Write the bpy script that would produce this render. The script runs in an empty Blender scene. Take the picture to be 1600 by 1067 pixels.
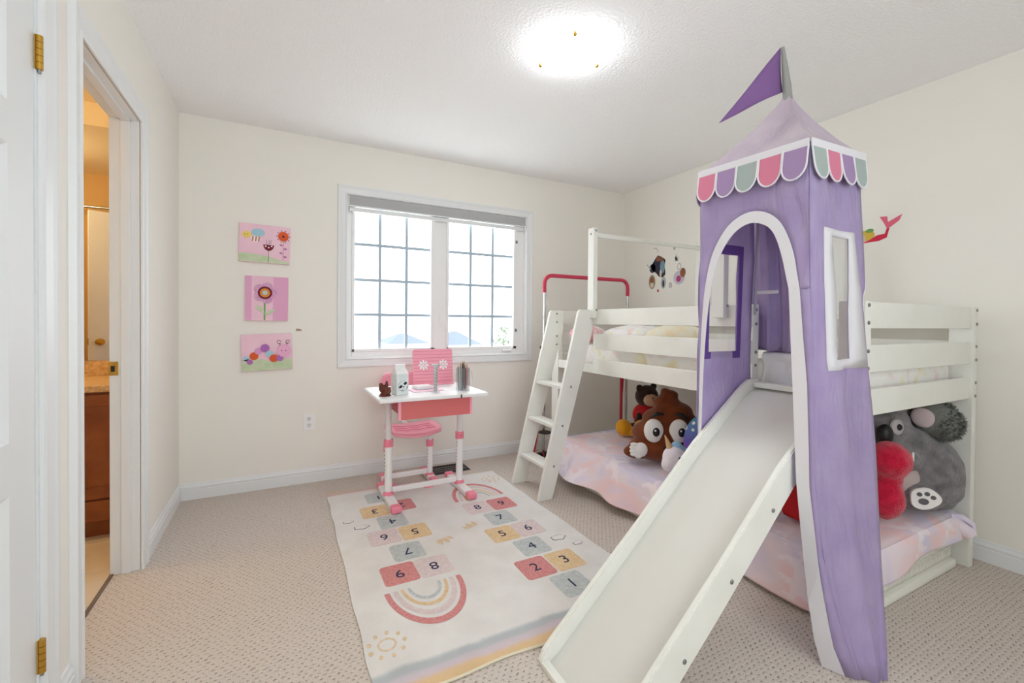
import bpy, bmesh, math, random
from mathutils import Vector, Matrix, noise as mnoise
from math import sin, cos, pi, radians, sqrt

random.seed(7)
SC = bpy.context.scene
COL = SC.collection

# ------------------------------------------------------------------ camera
YAW, PITCH, ROLL, CAMH = 0.4808, -0.0125, 0.0087, 1.1506
_r = Vector((cos(YAW), -sin(YAW), 0)); _f = Vector((sin(YAW), cos(YAW), 0)); _k = Vector((0, 0, 1))
_F = _f * cos(PITCH) + _k * sin(PITCH); _U = _k * cos(PITCH) - _f * sin(PITCH)
_R2 = _r * cos(ROLL) + _U * sin(ROLL); _U2 = _U * cos(ROLL) - _r * sin(ROLL)
cam = bpy.data.cameras.new('camera'); camo = bpy.data.objects.new('camera', cam); COL.objects.link(camo)
cam.sensor_width = 36; cam.lens = 694.07 / 1600 * 36; cam.shift_y = (511.23 - 533.5) / 1600
cam.clip_start = 0.02
m = Matrix.Identity(4)
for i in range(3):
    m[i][0] = _R2[i]; m[i][1] = _U2[i]; m[i][2] = -_F[i]
m[2][3] = CAMH
camo.matrix_world = m
SC.camera = camo

# ------------------------------------------------------------------ world, light, exposure
XL, XR, YB, YF, H = -0.566, 3.058, 3.444, -0.95, 2.44      # room: left, right, window wall, rear wall, ceiling
XW = -0.673                                                # bathroom face of the left wall
SC.view_settings.view_transform = 'Standard'; SC.view_settings.look = 'None'
SC.view_settings.gamma = 1.0; SC.view_settings.exposure = 0.79
SC.view_settings.use_curve_mapping = False
wd = bpy.data.worlds.new('sky'); SC.world = wd; wd.use_nodes = True
bg = wd.node_tree.nodes['Background']; bg.inputs[0].default_value = (0.92, 0.96, 1.0, 1); bg.inputs[1].default_value = 3.8
SC.cycles.max_bounces = 14; SC.cycles.diffuse_bounces = 9; SC.cycles.glossy_bounces = 4
SC.cycles.transparent_max_bounces = 16; SC.cycles.sample_clamp_indirect = 6.0

def light(name, kind, loc, energy, color, rot=(0, 0, 0), **kw):
    l = bpy.data.lights.new(name, kind); l.energy = energy; l.color = color
    for k, v in kw.items(): setattr(l, k, v)
    o = bpy.data.objects.new(name, l); o.location = loc; o.rotation_euler = rot; COL.objects.link(o); return o
po = light('window_portal', 'AREA', (1.18, YB + 0.13, 1.47), 1, (1, 1, 1), (radians(-90), 0, 0), shape='RECTANGLE', size=1.5, size_y=1.2)
po.data.cycles.is_portal = True
po2 = light('fill_window_portal', 'AREA', (0.60, YF - 0.09, 1.46), 1, (1, 1, 1), (radians(90), 0, 0), shape='RECTANGLE', size=1.7, size_y=1.32)  # samples sky light through the window added behind the camera
po2.data.cycles.is_portal = True
LAMP_E, BATH_W = 12.0, 9.0

# ------------------------------------------------------------------ helpers
def lin(c):
    o = []
    for v in c[:3]:
        v /= 255.0
        o.append(v / 12.92 if v <= 0.04045 else ((v + 0.055) / 1.055) ** 2.4)
    return (*o, 1.0)

MATS = {}
def M(name, c, rough=0.6, c2=None, nscale=20.0, bump=0.0, bscale=80.0, metal=0.0, spec=0.4, trans=0.0, sheen=0.0, coat=0.0, alpha=1.0, wrinkle=0.0):
    """a plain procedural material: base colour, optional noise towards c2, optional noise bump, optional cloth translucency"""
    if name in MATS: return MATS[name]
    mt = bpy.data.materials.new(name); mt.use_nodes = True; MATS[name] = mt
    nt = mt.node_tree; N = nt.nodes; L = nt.links; b = N['Principled BSDF']
    b.inputs['Base Color'].default_value = lin(c); b.inputs['Roughness'].default_value = rough
    b.inputs['Metallic'].default_value = metal; b.inputs['Specular IOR Level'].default_value = spec
    if sheen: b.inputs['Sheen Weight'].default_value = sheen
    if coat: b.inputs['Coat Weight'].default_value = coat; b.inputs['Coat Roughness'].default_value = 0.15
    tc = N.new('ShaderNodeTexCoord')
    colout = None
    if c2:
        n = N.new('ShaderNodeTexNoise'); n.inputs['Scale'].default_value = nscale; n.inputs['Detail'].default_value = 5
        L.new(tc.outputs['Object'], n.inputs['Vector'])
        rp = N.new('ShaderNodeValToRGB'); rp.color_ramp.elements[0].position = 0.35; rp.color_ramp.elements[1].position = 0.65
        rp.color_ramp.elements[0].color = lin(c); rp.color_ramp.elements[1].color = lin(c2)
        L.new(n.outputs['Fac'], rp.inputs['Fac']); L.new(rp.outputs['Color'], b.inputs['Base Color']); colout = rp.outputs['Color']
    if bump:
        n2 = N.new('ShaderNodeTexNoise'); n2.inputs['Scale'].default_value = bscale; n2.inputs['Detail'].default_value = 4
        L.new(tc.outputs['Object'], n2.inputs['Vector'])
        bp = N.new('ShaderNodeBump'); bp.inputs['Strength'].default_value = bump; bp.inputs['Distance'].default_value = 0.01
        L.new(n2.outputs['Fac'], bp.inputs['Height']); L.new(bp.outputs['Normal'], b.inputs['Normal'])
    if wrinkle:
        mp = N.new('ShaderNodeMapping'); mp.inputs['Scale'].default_value = (9, 9, 2.6); L.new(tc.outputs['Object'], mp.inputs[0])
        n3 = N.new('ShaderNodeTexNoise'); n3.inputs['Scale'].default_value = 1.6; n3.inputs['Detail'].default_value = 4; n3.inputs['Distortion'].default_value = 1.2; L.new(mp.outputs[0], n3.inputs['Vector'])
        bp = N.new('ShaderNodeBump'); bp.inputs['Strength'].default_value = wrinkle; bp.inputs['Distance'].default_value = 0.03
        L.new(n3.outputs['Fac'], bp.inputs['Height']); L.new(bp.outputs['Normal'], b.inputs['Normal'])
    if trans:
        t = N.new('ShaderNodeBsdfTranslucent'); t.inputs['Color'].default_value = lin(c)
        if colout: L.new(colout, t.inputs['Color'])
        mx = N.new('ShaderNodeMixShader'); mx.inputs[0].default_value = trans
        L.new(b.outputs[0], mx.inputs[1]); L.new(t.outputs[0], mx.inputs[2]); L.new(mx.outputs[0], N['Material Output'].inputs['Surface'])
    if alpha < 1:
        t = N.new('ShaderNodeBsdfTransparent')
        mx = N.new('ShaderNodeMixShader'); mx.inputs[0].default_value = alpha
        L.new(t.outputs[0], mx.inputs[1]); L.new(b.outputs[0], mx.inputs[2]); L.new(mx.outputs[0], N['Material Output'].inputs['Surface'])
    return mt

def emis(name, c, s):
    mt = bpy.data.materials.new(name); mt.use_nodes = True
    b = mt.node_tree.nodes['Principled BSDF']; b.inputs['Base Color'].default_value = lin(c)
    b.inputs['Emission Color'].default_value = lin(c); b.inputs['Emission Strength'].default_value = s
    return mt

def wloc(o):
    v = Vector((0, 0, 0))
    while o: v = v + Vector(o.location); o = o.parent
    return v

def mk(name, bm, mat, parent=None, smooth=False, origin=None, solid=0.0, subsurf=0):
    """link a bmesh (in world coordinates) as one mesh object, origin at its base (or at its parent's)"""
    bm.normal_update()
    vs = bm.verts
    if parent is not None: off = wloc(parent)
    elif origin is not None: off = Vector(origin)
    else:
        xs = [v.co.x for v in vs]; ys = [v.co.y for v in vs]; zs = [v.co.z for v in vs]
        off = Vector(((min(xs) + max(xs)) / 2, (min(ys) + max(ys)) / 2, min(zs)))
    for v in vs: v.co -= off
    me = bpy.data.meshes.new(name); bm.to_mesh(me); bm.free()
    for mm in (mat if isinstance(mat, (list, tuple)) else [mat]): me.materials.append(mm)
    if smooth:
        me.polygons.foreach_set('use_smooth', [True] * len(me.polygons))
        try: me.set_sharp_from_angle(angle=radians(smooth if smooth is not True else 40))
        except Exception: pass
    o = bpy.data.objects.new(name, me); COL.objects.link(o)
    if parent is not None: o.parent = parent
    else: o.location = off
    if subsurf:
        md = o.modifiers.new('sub', 'SUBSURF'); md.levels = subsurf; md.render_levels = subsurf
    if solid:
        md = o.modifiers.new('thick', 'SOLIDIFY'); md.thickness = solid; md.offset = 0
    return o

def tag(o, label, cat, group=None):
    o['label'] = label; o['category'] = cat
    if group: o['group'] = group
    return o
def struct(o): o['kind'] = 'structure'; return o
def thing(name, label, cat, loc, group=None):
    o = bpy.data.objects.new(name, None); o.location = loc; o.empty_display_size = 0.05; COL.objects.link(o)
    return tag(o, label, cat, group)
def dup(o, parent, shift, name=None):
    c = o.copy(); c.parent = parent; c.location = Vector(o.location) + Vector(shift); COL.objects.link(c); return c

def B(): return bmesh.new()
def box(bm, x0, x1, y0, y1, z0, z1, bev=0.0, seg=2, T=None):
    g = bmesh.ops.create_cube(bm, size=1.0)['verts']
    mt = Matrix.Translation(((x0 + x1) / 2, (y0 + y1) / 2, (z0 + z1) / 2)) @ Matrix.Diagonal((abs(x1 - x0), abs(y1 - y0), abs(z1 - z0), 1))
    bmesh.ops.transform(bm, matrix=mt, verts=g)
    if bev:
        es = list({e for v in g for e in v.link_edges})
        g = bmesh.ops.bevel(bm, geom=es, offset=bev, segments=seg, profile=0.6, affect='EDGES')['verts'] + [v for v in g if v.is_valid]
        g = list(set(g))
    if T is not None: bmesh.ops.transform(bm, matrix=T, verts=g)
    return g
def axes(d):
    d = Vector(d).normalized(); a = Vector((0, 0, 1)) if abs(d.z) < 0.9 else Vector((1, 0, 0))
    u = d.cross(a).normalized(); return u, d.cross(u).normalized()
def tube(bm, pts, r, n=12, caps=True):
    pts = [Vector(p) for p in pts]; rs = r if isinstance(r, (list, tuple)) else [r] * len(pts)
    rings = []; u = None
    for i, p in enumerate(pts):
        d = (pts[min(i + 1, len(pts) - 1)] - pts[max(i - 1, 0)]).normalized()
        if u is None: u, w = axes(d)
        else:
            u = (u - d * u.dot(d)).normalized(); w = d.cross(u)
        rings.append([bm.verts.new(p + (u * cos(2 * pi * k / n) + w * sin(2 * pi * k / n)) * rs[i]) for k in range(n)])
    for a, b in zip(rings, rings[1:]):
        for k in range(n): bm.faces.new((a[k], a[(k + 1) % n], b[(k + 1) % n], b[k]))
    if caps: bm.faces.new(rings[0][::-1]); bm.faces.new(rings[-1])
    return rings
def lathe(bm, prof, c, n=24, T=None):
    """prof: (radius, height); revolved about +z through c"""
    c = Vector(c); rings = []; new = []
    for r, z in prof:
        if r < 1e-6: v = [bm.verts.new(c + Vector((0, 0, z)))]
        else: v = [bm.verts.new(c + Vector((r * cos(2 * pi * k / n), r * sin(2 * pi * k / n), z))) for k in range(n)]
        rings.append(v); new += v
    for a, b in zip(rings, rings[1:]):
        for k in range(n):
            k2 = (k + 1) % n
            if len(a) == 1 and len(b) == 1: continue
            if len(a) == 1: bm.faces.new((a[0], b[k2], b[k]))
            elif len(b) == 1: bm.faces.new((a[k], a[k2], b[0]))
            else: bm.faces.new((a[k], a[k2], b[k2], b[k]))
    if T is not None: bmesh.ops.transform(bm, matrix=T, verts=new)
    return new
def ball(bm, c, rad, n=20, T=None):
    r = rad if isinstance(rad, (list, tuple)) else (rad,) * 3
    g = bmesh.ops.create_uvsphere(bm, u_segments=n, v_segments=max(8, n * 2 // 3), radius=1)['verts']
    mt = Matrix.Translation(c) @ (T.to_4x4() if T is not None else Matrix.Identity(4)) @ Matrix.Diagonal((*r, 1))
    bmesh.ops.transform(bm, matrix=mt, verts=g); return g
def prism(bm, pts, d, T=None):
    """pts (a, b) polygon in the local x-z plane, extruded along local -y by d"""
    a = [bm.verts.new((p[0], 0, p[1])) for p in pts]; b = [bm.verts.new((p[0], -d, p[1])) for p in pts]
    n = len(pts)
    bm.faces.new(a); bm.faces.new(b[::-1])
    for k in range(n): bm.faces.new((a[k], b[k], b[(k + 1) % n], a[(k + 1) % n]))
    if T is not None: bmesh.ops.transform(bm, matrix=T, verts=a + b)
    bmesh.ops.recalc_face_normals(bm, faces=bm.faces)
    return a + b
def circ(cx, cz, rx, rz=None, n=24, a0=0, a1=2 * pi):
    rz = rx if rz is None else rz
    full = abs(a1 - a0 - 2 * pi) < 1e-6; k = n if full else n - 1
    return [(cx + rx * cos(a0 + (a1 - a0) * i / k), cz + rz * sin(a0 + (a1 - a0) * i / k)) for i in range(n)]
def arcband(cx, cz, r0, r1, a0, a1, n=28, sx=1.0):
    o = [(cx + sx * r1 * cos(a0 + (a1 - a0) * i / (n - 1)), cz + r1 * sin(a0 + (a1 - a0) * i / (n - 1))) for i in range(n)]
    return o + [(cx + sx * r0 * cos(a1 + (a0 - a1) * i / (n - 1)), cz + r0 * sin(a1 + (a0 - a1) * i / (n - 1))) for i in range(n)]
def sheet(bm, rows):
    g = [[bm.verts.new(p) for p in r] for r in rows]
    for a, b in zip(g, g[1:]):
        for k in range(len(a) - 1): bm.faces.new((a[k], a[k + 1], b[k + 1], b[k]))
    return g
def strip_band(bm, A, Bp):
    return sheet(bm, [list(A), list(Bp)])
def remesh(bm, vox, smooth=6, noise_amp=0.0, noise_f=20.0):
    """fuse overlapping solids into one continuous skin"""
    me = bpy.data.meshes.new('tmp'); bm.to_mesh(me); bm.free()
    o = bpy.data.objects.new('tmp', me); COL.objects.link(o)
    md = o.modifiers.new('r', 'REMESH'); md.mode = 'VOXEL'; md.voxel_size = vox
    ms = o.modifiers.new('s', 'SMOOTH'); ms.factor = 0.5; ms.iterations = smooth
    dg = bpy.context.evaluated_depsgraph_get(); ev = o.evaluated_get(dg)
    out = bmesh.new(); out.from_mesh(ev.to_mesh()); ev.to_mesh_clear()
    bpy.data.objects.remove(o); bpy.data.meshes.remove(me)
    if noise_amp:
        out.normal_update()
        for v in out.verts: v.co += v.normal * noise_amp * mnoise.noise(v.co * noise_f)
    return out
def text_bm(s, size, T, depth=0.0005):
    cu = bpy.data.curves.new('t', 'FONT'); cu.body = s; cu.size = size; cu.align_x = 'CENTER'; cu.align_y = 'CENTER'; cu.extrude = depth
    o = bpy.data.objects.new('t', cu); COL.objects.link(o)
    dg = bpy.context.evaluated_depsgraph_get(); ev = o.evaluated_get(dg)
    bm = bmesh.new(); bm.from_mesh(ev.to_mesh()); ev.to_mesh_clear()
    bpy.data.objects.remove(o); bpy.data.curves.remove(cu)
    bmesh.ops.transform(bm, matrix=T, verts=bm.verts); return bm
def interp(tab, t):
    """piecewise-linear lookup in [(t, value or tuple)] sorted ascending"""
    if t <= tab[0][0]: return tab[0][1]
    for (a, va), (b, vb) in zip(tab, tab[1:]):
        if t <= b:
            k = (t - a) / (b - a)
            if isinstance(va, (tuple, list)): return tuple(p + (q - p) * k for p, q in zip(va, vb))
            return va + (vb - va) * k
    return tab[-1][1]
def rotz(a): return Matrix.Rotation(a, 4, 'Z')
def place(c, a=0, tilt=0): return Matrix.Translation(c) @ rotz(a) @ Matrix.Rotation(tilt, 4, 'X')

# ------------------------------------------------------------------ materials
wallm = M('wall_paint', (238, 235, 228), 0.75, bump=0.05, bscale=250, spec=0.2)
ceilm = M('ceiling_stipple', (246, 246, 247), 0.9, bump=0.55, bscale=75, spec=0.1)
trimm = M('trim_white', (229, 231, 232), 0.35, spec=0.4)
woodw = M('white_painted_wood', (231, 231, 225), 0.4, c2=(226, 226, 219), nscale=6, spec=0.4)
slidem = M('white_slide_laminate', (216, 215, 210), 0.22, spec=0.5)
steel = M('steel_bolt', (150, 150, 150), 0.3, metal=0.9)
brass = M('brass', (205, 160, 70), 0.25, metal=1.0)
bathw = M('bath_wall_paint', (234, 220, 188), 0.7)
tilem = M('beige_tile', (228, 216, 194), 0.3, c2=(220, 206, 182), nscale=5, coat=0.2)
groutm = M('grout', (178, 160, 134), 0.9)
vanm = M('cherry_wood', (150, 88, 46), 0.4, c2=(130, 70, 34), nscale=9)
stonem = M('beige_counter', (224, 196, 150), 0.3, c2=(196, 160, 110), nscale=60)
pinkm = M('pink_plastic', (240, 138, 158), 0.4)
pinkl = M('light_pink_plastic', (246, 168, 186), 0.4)
pinkd = M('dusty_pink_board', (214, 112, 112), 0.5)
whitep = M('white_plastic', (240, 240, 240), 0.35)
blackm = M('black_plastic', (24, 24, 26), 0.45)
redm = M('red_tube', (196, 42, 66), 0.35)
chrome = M('chrome', (200, 200, 200), 0.18, metal=1.0)

def glassmat(name, tint, gloss):
    mt = bpy.data.materials.new(name); mt.use_nodes = True; nt = mt.node_tree
    for n in list(nt.nodes):
        if n.type == 'BSDF_PRINCIPLED': nt.nodes.remove(n)
    t = nt.nodes.new('ShaderNodeBsdfTransparent'); t.inputs[0].default_value = tint
    g = nt.nodes.new('ShaderNodeBsdfGlossy'); g.inputs['Roughness'].default_value = 0.03
    x = nt.nodes.new('ShaderNodeMixShader'); x.inputs[0].default_value = gloss
    nt.links.new(t.outputs[0], x.inputs[1]); nt.links.new(g.outputs[0], x.inputs[2])
    nt.links.new(x.outputs[0], nt.nodes['Material Output'].inputs['Surface']); return mt
glassm = glassmat('window_glass', (0.97, 0.985, 0.98, 1), 0.04)
vinylm = glassmat('clear_vinyl', (0.93, 0.93, 0.95, 1), 0.10)
cupm = glassmat('clear_acrylic', (0.9, 0.92, 0.92, 1), 0.12)

def carpetmat():
    mt = bpy.data.materials.new('loop_carpet'); mt.use_nodes = True; nt = mt.node_tree; N = nt.nodes; L = nt.links; b = N['Principled BSDF']
    b.inputs['Roughness'].default_value = 0.95; b.inputs['Specular IOR Level'].default_value = 0.05
    tc = N.new('ShaderNodeTexCoord'); sep = N.new('ShaderNodeSeparateXYZ'); L.new(tc.outputs['Object'], sep.inputs[0])
    def mth(op, a, bv=None):
        n = N.new('ShaderNodeMath'); n.operation = op
        for i, v in enumerate((a, bv)):
            if v is None: continue
            if isinstance(v, (int, float)): n.inputs[i].default_value = v
            else: L.new(v, n.inputs[i])
        return n.outputs[0]
    nz = N.new('ShaderNodeTexNoise'); nz.inputs['Scale'].default_value = 42; L.new(tc.outputs['Object'], nz.inputs['Vector'])
    wob = mth('MULTIPLY', mth('SUBTRACT', nz.outputs['Fac'], 0.5), 1.15)
    u = mth('ADD', mth('DIVIDE', sep.outputs[0], 0.026), wob); v = mth('ADD', mth('DIVIDE', sep.outputs[1], 0.0165), wob)
    row = mth('FLOOR', v)
    odd = mth('MULTIPLY', mth('MODULO', mth('ADD', row, 200.0), 2.0), 0.5)
    fu = mth('SUBTRACT', mth('FRACT', mth('ADD', u, odd)), 0.5); fv = mth('SUBTRACT', mth('FRACT', v), 0.5)
    d = mth('SQRT', mth('ADD', mth('MULTIPLY', mth('MULTIPLY', fu, fu), 1.4), mth('MULTIPLY', mth('MULTIPLY', fv, fv), 2.2)))
    rp = N.new('ShaderNodeValToRGB'); rp.color_ramp.elements[0].position = 0.06; rp.color_ramp.elements[1].position = 0.30
    rp.color_ramp.elements[0].color = lin((138, 126, 117)); rp.color_ramp.elements[1].color = lin((214, 204, 195))
    L.new(d, rp.inputs['Fac'])
    n2 = N.new('ShaderNodeTexNoise'); n2.inputs['Scale'].default_value = 260; n2.inputs['Detail'].default_value = 3; L.new(tc.outputs['Object'], n2.inputs['Vector'])
    hs = N.new('ShaderNodeMix'); hs.data_type = 'RGBA'; hs.blend_type = 'MULTIPLY'; hs.inputs[0].default_value = 0.55
    rp2 = N.new('ShaderNodeValToRGB'); rp2.color_ramp.elements[0].position = 0.3; rp2.color_ramp.elements[0].color = (0.45, 0.42, 0.4, 1); rp2.color_ramp.elements[1].position = 0.6
    L.new(n2.outputs['Fac'], rp2.inputs['Fac']); L.new(rp.outputs[0], hs.inputs[6]); L.new(rp2.outputs[0], hs.inputs[7]); L.new(hs.outputs[2], b.inputs['Base Color'])
    bp = N.new('ShaderNodeBump'); bp.inputs['Strength'].default_value = 0.6; bp.inputs['Distance'].default_value = 0.004
    L.new(mth('ADD', d, mth('MULTIPLY', n2.outputs['Fac'], 0.35)), bp.inputs['Height']); L.new(bp.outputs[0], b.inputs['Normal'])
    return mt
carpetm = carpetmat()

# ------------------------------------------------------------------ room shell
def quadbox(name, x0, x1, y0, y1, z0, z1, mat, parent=None, bev=0.0, origin=None, smooth=False):
    bm = B(); box(bm, x0, x1, y0, y1, z0, z1, bev); return mk(name, bm, mat, parent, smooth=smooth, origin=origin)
floor = struct(quadbox('floor', XL - 0.105, XR, YF, YB, -0.06, 0.0, carpetm, origin=(0, 0, 0)))
ceil = struct(quadbox('ceiling', XL - 0.105, XR + 0.1, YF - 0.1, YB + 0.14, H, H + 0.06, ceilm, origin=(0, 0, H)))
struct(quadbox('wall_right', XR, XR + 0.1, YF - 0.1, YB + 0.14, -0.06, H, wallm))
# rear wall behind the photographer, with a window added to let in fill light
RX0, RX1, RZ0, RZ1 = -0.25, 1.45, 0.80, 2.12
bm = B()
box(bm, XL - 0.105, RX0, YF - 0.1, YF, -0.06, H); box(bm, RX1, XR, YF - 0.1, YF, -0.06, H)
box(bm, RX0, RX1, YF - 0.1, YF, -0.06, RZ0); box(bm, RX0, RX1, YF - 0.1, YF, RZ1, H)
struct(mk('wall_front', bm, wallm))
bm = B()
for (a, b, c, d) in ((RX0, RX0 + 0.05, RZ0, RZ1), (RX1 - 0.05, RX1, RZ0, RZ1), (RX0, RX1, RZ0, RZ0 + 0.05), (RX0, RX1, RZ1 - 0.05, RZ1), (0.56, 0.64, RZ0, RZ1)): box(bm, a, b, YF - 0.08, YF - 0.02, c, d, 0.004)
fill_win = struct(mk('added_fill_window', bm, whitep))  # frame of the added window, brightens the faces towards the camera
for a, b in ((RX0 + 0.05, 0.56), (0.64, RX1 - 0.05)): quadbox('pane', a, b, YF - 0.055, YF - 0.05, RZ0 + 0.05, RZ1 - 0.05, glassm, fill_win)
# window wall with its opening
WX0, WX1, WZ0, WZ1 = 0.433, 1.930, 0.872, 2.068
bm = B()
box(bm, XL - 0.105, WX0, YB, YB + 0.14, -0.06, H); box(bm, WX1, XR, YB, YB + 0.14, -0.06, H)
box(bm, WX0, WX1, YB, YB + 0.14, -0.06, WZ0); box(bm, WX0, WX1, YB, YB + 0.14, WZ1, H)
struct(mk('wall_back', bm, wallm))
# left wall with the closet door opening and the bathroom door opening
CD0, CD1, DH = 0.83, 1.605, 2.04
BD0, BD1 = 1.885, 2.575
bm = B()
for a, b in ((YF, CD0 - 0.02), (CD1 + 0.012, BD0 - 0.02), (BD1 + 0.02, YB)): box(bm, XW, XL, a, b, -0.06, H)
for a, b in ((CD0 - 0.02, CD1 + 0.012), (BD0 - 0.02, BD1 + 0.02)): box(bm, XW, XL, a, b, DH + 0.02, H)
struct(mk('wall_left', bm, wallm))
# mark where paint came off near the pictures
bm = B(); prism(bm, [(0, 0), (0, 0.017), (0.028, 0.015), (0.04, 0.001)], 0.0015, Matrix.Translation((0.097, YB, 1.072)))
tag(mk('paint_scar', bm, M('torn_drywall', (176, 150, 128), 0.9)), 'small brown torn patch in the wall paint right of the pictures', 'wall mark')

# baseboards: profiled strips
BBP = [(0, 0), (0.013, 0), (0.013, 0.062), (0.010, 0.066), (0.012, 0.072), (0.012, 0.080), (0.006, 0.090), (0.004, 0.100), (0, 0.104)]
def baseboard(name, p0, p1, nrm):
    p0 = Vector((*p0, 0)); p1 = Vector((*p1, 0)); n = Vector((*nrm, 0)); bm = B()
    A = [bm.verts.new(p0 + n * a + Vector((0, 0, z))) for a, z in BBP]; C = [bm.verts.new(p1 + n * a + Vector((0, 0, z))) for a, z in BBP]
    for k in range(len(BBP)): bm.faces.new((A[k], A[(k + 1) % len(BBP)], C[(k + 1) % len(BBP)], C[k]))
    bm.faces.new(A); bm.faces.new(C[::-1]); bmesh.ops.recalc_face_normals(bm, faces=bm.faces)
    return struct(mk(name, bm, trimm))
baseboard('baseboard_back', (XL, YB), (XR, YB), (0, -1))
baseboard('baseboard_right', (XR, YF), (XR, YB - 0.013), (-1, 0))
baseboard('baseboard_left', (XL, BD1 + 0.092), (XL, YB - 0.013), (1, 0))
baseboard('baseboard_left', (XL, CD1 + 0.095), (XL, BD0 - 0.085), (1, 0))
baseboard('baseboard_left', (XL, YF), (XL, CD0 - 0.09), (1, 0))

# casings: profile across the width, protruding from the wall
CSP = [(0.0, 0.010), (0.008, 0.014), (0.016, 0.009), (0.03, 0.011), (0.05, 0.014), (0.062, 0.018), (0.074, 0.018), (0.08, 0.0)]
def casing(name, path, outdirs, nrm, parent=None, width=1.0):
    """path: inner corner points; outdirs: outward diagonal at each; nrm: room side"""
    bm = B(); n = Vector(nrm); rows = []
    prof = [(0.0, 0.0)] + CSP
    for p, d in zip(path, outdirs):
        rows.append([Vector(p) + Vector(d) * (a * width) + n * h for a, h in prof])
    sheet(bm, rows); bmesh.ops.recalc_face_normals(bm, faces=bm.faces)
    return mk(name, bm, trimm, parent)
def door_trim(y0, y1, name):
    p = [(XL, y0, 0), (XL, y0, DH), (XL, y1, DH), (XL, y1, 0)]
    return struct(casing(name, p, [(0, -1, 0), (0, -1, 1), (0, 1, 1), (0, 1, 0)], (1, 0, 0)))
door_trim(CD0, CD1 + 0.01, 'trim_1'); door_trim(BD0, BD1, 'trim_2')
def jamb(y0, y1, name):
    bm = B(); t = 0.02
    box(bm, XW, XL + 0.002, y0 - t, y0, 0, DH); box(bm, XW, XL + 0.002, y1, y1 + t, 0, DH); box(bm, XW, XL + 0.002, y0 - t, y1 + t, DH, DH + t)
    return bm
bm = jamb(CD0, CD1, 'a'); struct(mk('trim_3', bm, trimm))
bm = jamb(BD0, BD1, 'b')
box(bm, XL - 0.066, XL - 0.032, BD1 - 0.011, BD1, 0, DH - 0.0, 0.002); box(bm, XL - 0.066, XL - 0.032, BD0, BD0 + 0.011, 0, DH, 0.002); box(bm, XL - 0.066, XL - 0.032, BD0, BD1, DH - 0.011, DH, 0.002)
jb = struct(mk('trim_4', bm, trimm))
bm = B(); box(bm, -0.676, -0.642, BD1 - 0.0025, BD1, 0.895, 0.957, 0.001)
sp = mk('strike_plate', bm, brass, jb)
bm = B(); box(bm, -0.668, -0.654, BD1 - 0.0032, BD1 - 0.001, 0.912, 0.938); mk('latch_hole', bm, blackm, sp)
for z in (0.904, 0.948):
    bm = B(); tube(bm, [(-0.659, BD1 - 0.004, z), (-0.659, BD1 - 0.001, z)], 0.003, 8); mk('screw', bm, steel, sp)

# closed closet door, six raised panels, hinged towards the bathroom side
def panel_door(name, x0, x1, y0, y1, stile, rails, mat, faces=(1, -1)):
    """slab in the y-z plane; panels are recessed frames with a raised centre"""
    bm = B(); mid = (y0 + y1) / 2
    zs = []
    for a, b in rails: box(bm, x0, x1, y0 + stile, y1 - stile, a, b)
    box(bm, x0, x1, y0, y0 + stile, 0.012, DH - 0.006); box(bm, x0, x1, y1 - stile, y1, 0.012, DH - 0.006)
    for (a, b), (c, d) in zip(rails, rails[1:]): box(bm, x0, x1, mid - 0.05, mid + 0.05, b, c)
    root = struct(mk(name, bm, mat))
    for (a, b), (c, d) in zip(rails, rails[1:]):
        for (p, q) in ((y0 + stile, mid - 0.05), (mid + 0.05, y1 - stile)):
            pb = B(); xm = (x0 + x1) / 2
            for s in faces:
                e = x1 if s > 0 else x0
                loops = [(0, 0), (0.014, 0.011), (0.03, 0.011), (0.055, 0.004)]
                vs = []
                for ins, dep in loops:
                    X = e - s * dep
                    vs.append([pb.verts.new((X, p + ins, b + ins)), pb.verts.new((X, q - ins, b + ins)), pb.verts.new((X, q - ins, c - ins)), pb.verts.new((X, p + ins, c - ins))])
                for A, C in zip(vs, vs[1:]):
                    for k in range(4): pb.faces.new((A[k], A[(k + 1) % 4], C[(k + 1) % 4], C[k]))
                pb.faces.new(vs[-1])
            bmesh.ops.recalc_face_normals(pb, faces=pb.faces)
            mk('door_panel', pb, mat, root)
    return root
RAILS = [(0.012, 0.22), (0.728, 0.852), (1.56, 1.66), (1.92, DH - 0.006)]
d1 = panel_door('door_1', XL - 0.037, XL - 0.002, CD0 + 0.004, CD1 - 0.004, 0.125, RAILS, trimm)
def hinge(z, parent):
    bm = B()
    for k in range(5):
        tube(bm, [(XL + 0.008, CD1 + 0.001, z - 0.044 + k * 0.0178), (XL + 0.008, CD1 + 0.001, z - 0.044 + (k + 1) * 0.0178 - 0.0012)], 0.0078, 12)
    box(bm, XL, XL + 0.003, CD1 - 0.006, CD1 + 0.010, z - 0.044, z + 0.044)
    h = mk('hinge', bm, brass, parent, smooth=30)
    bm = B(); tube(bm, [(XL + 0.008, CD1 + 0.001, z - 0.052), (XL + 0.008, CD1 + 0.001, z - 0.044)], 0.004, 8); mk('hinge_pin', bm, steel, h)
for z in (0.255, 1.84): hinge(z, d1)

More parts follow.
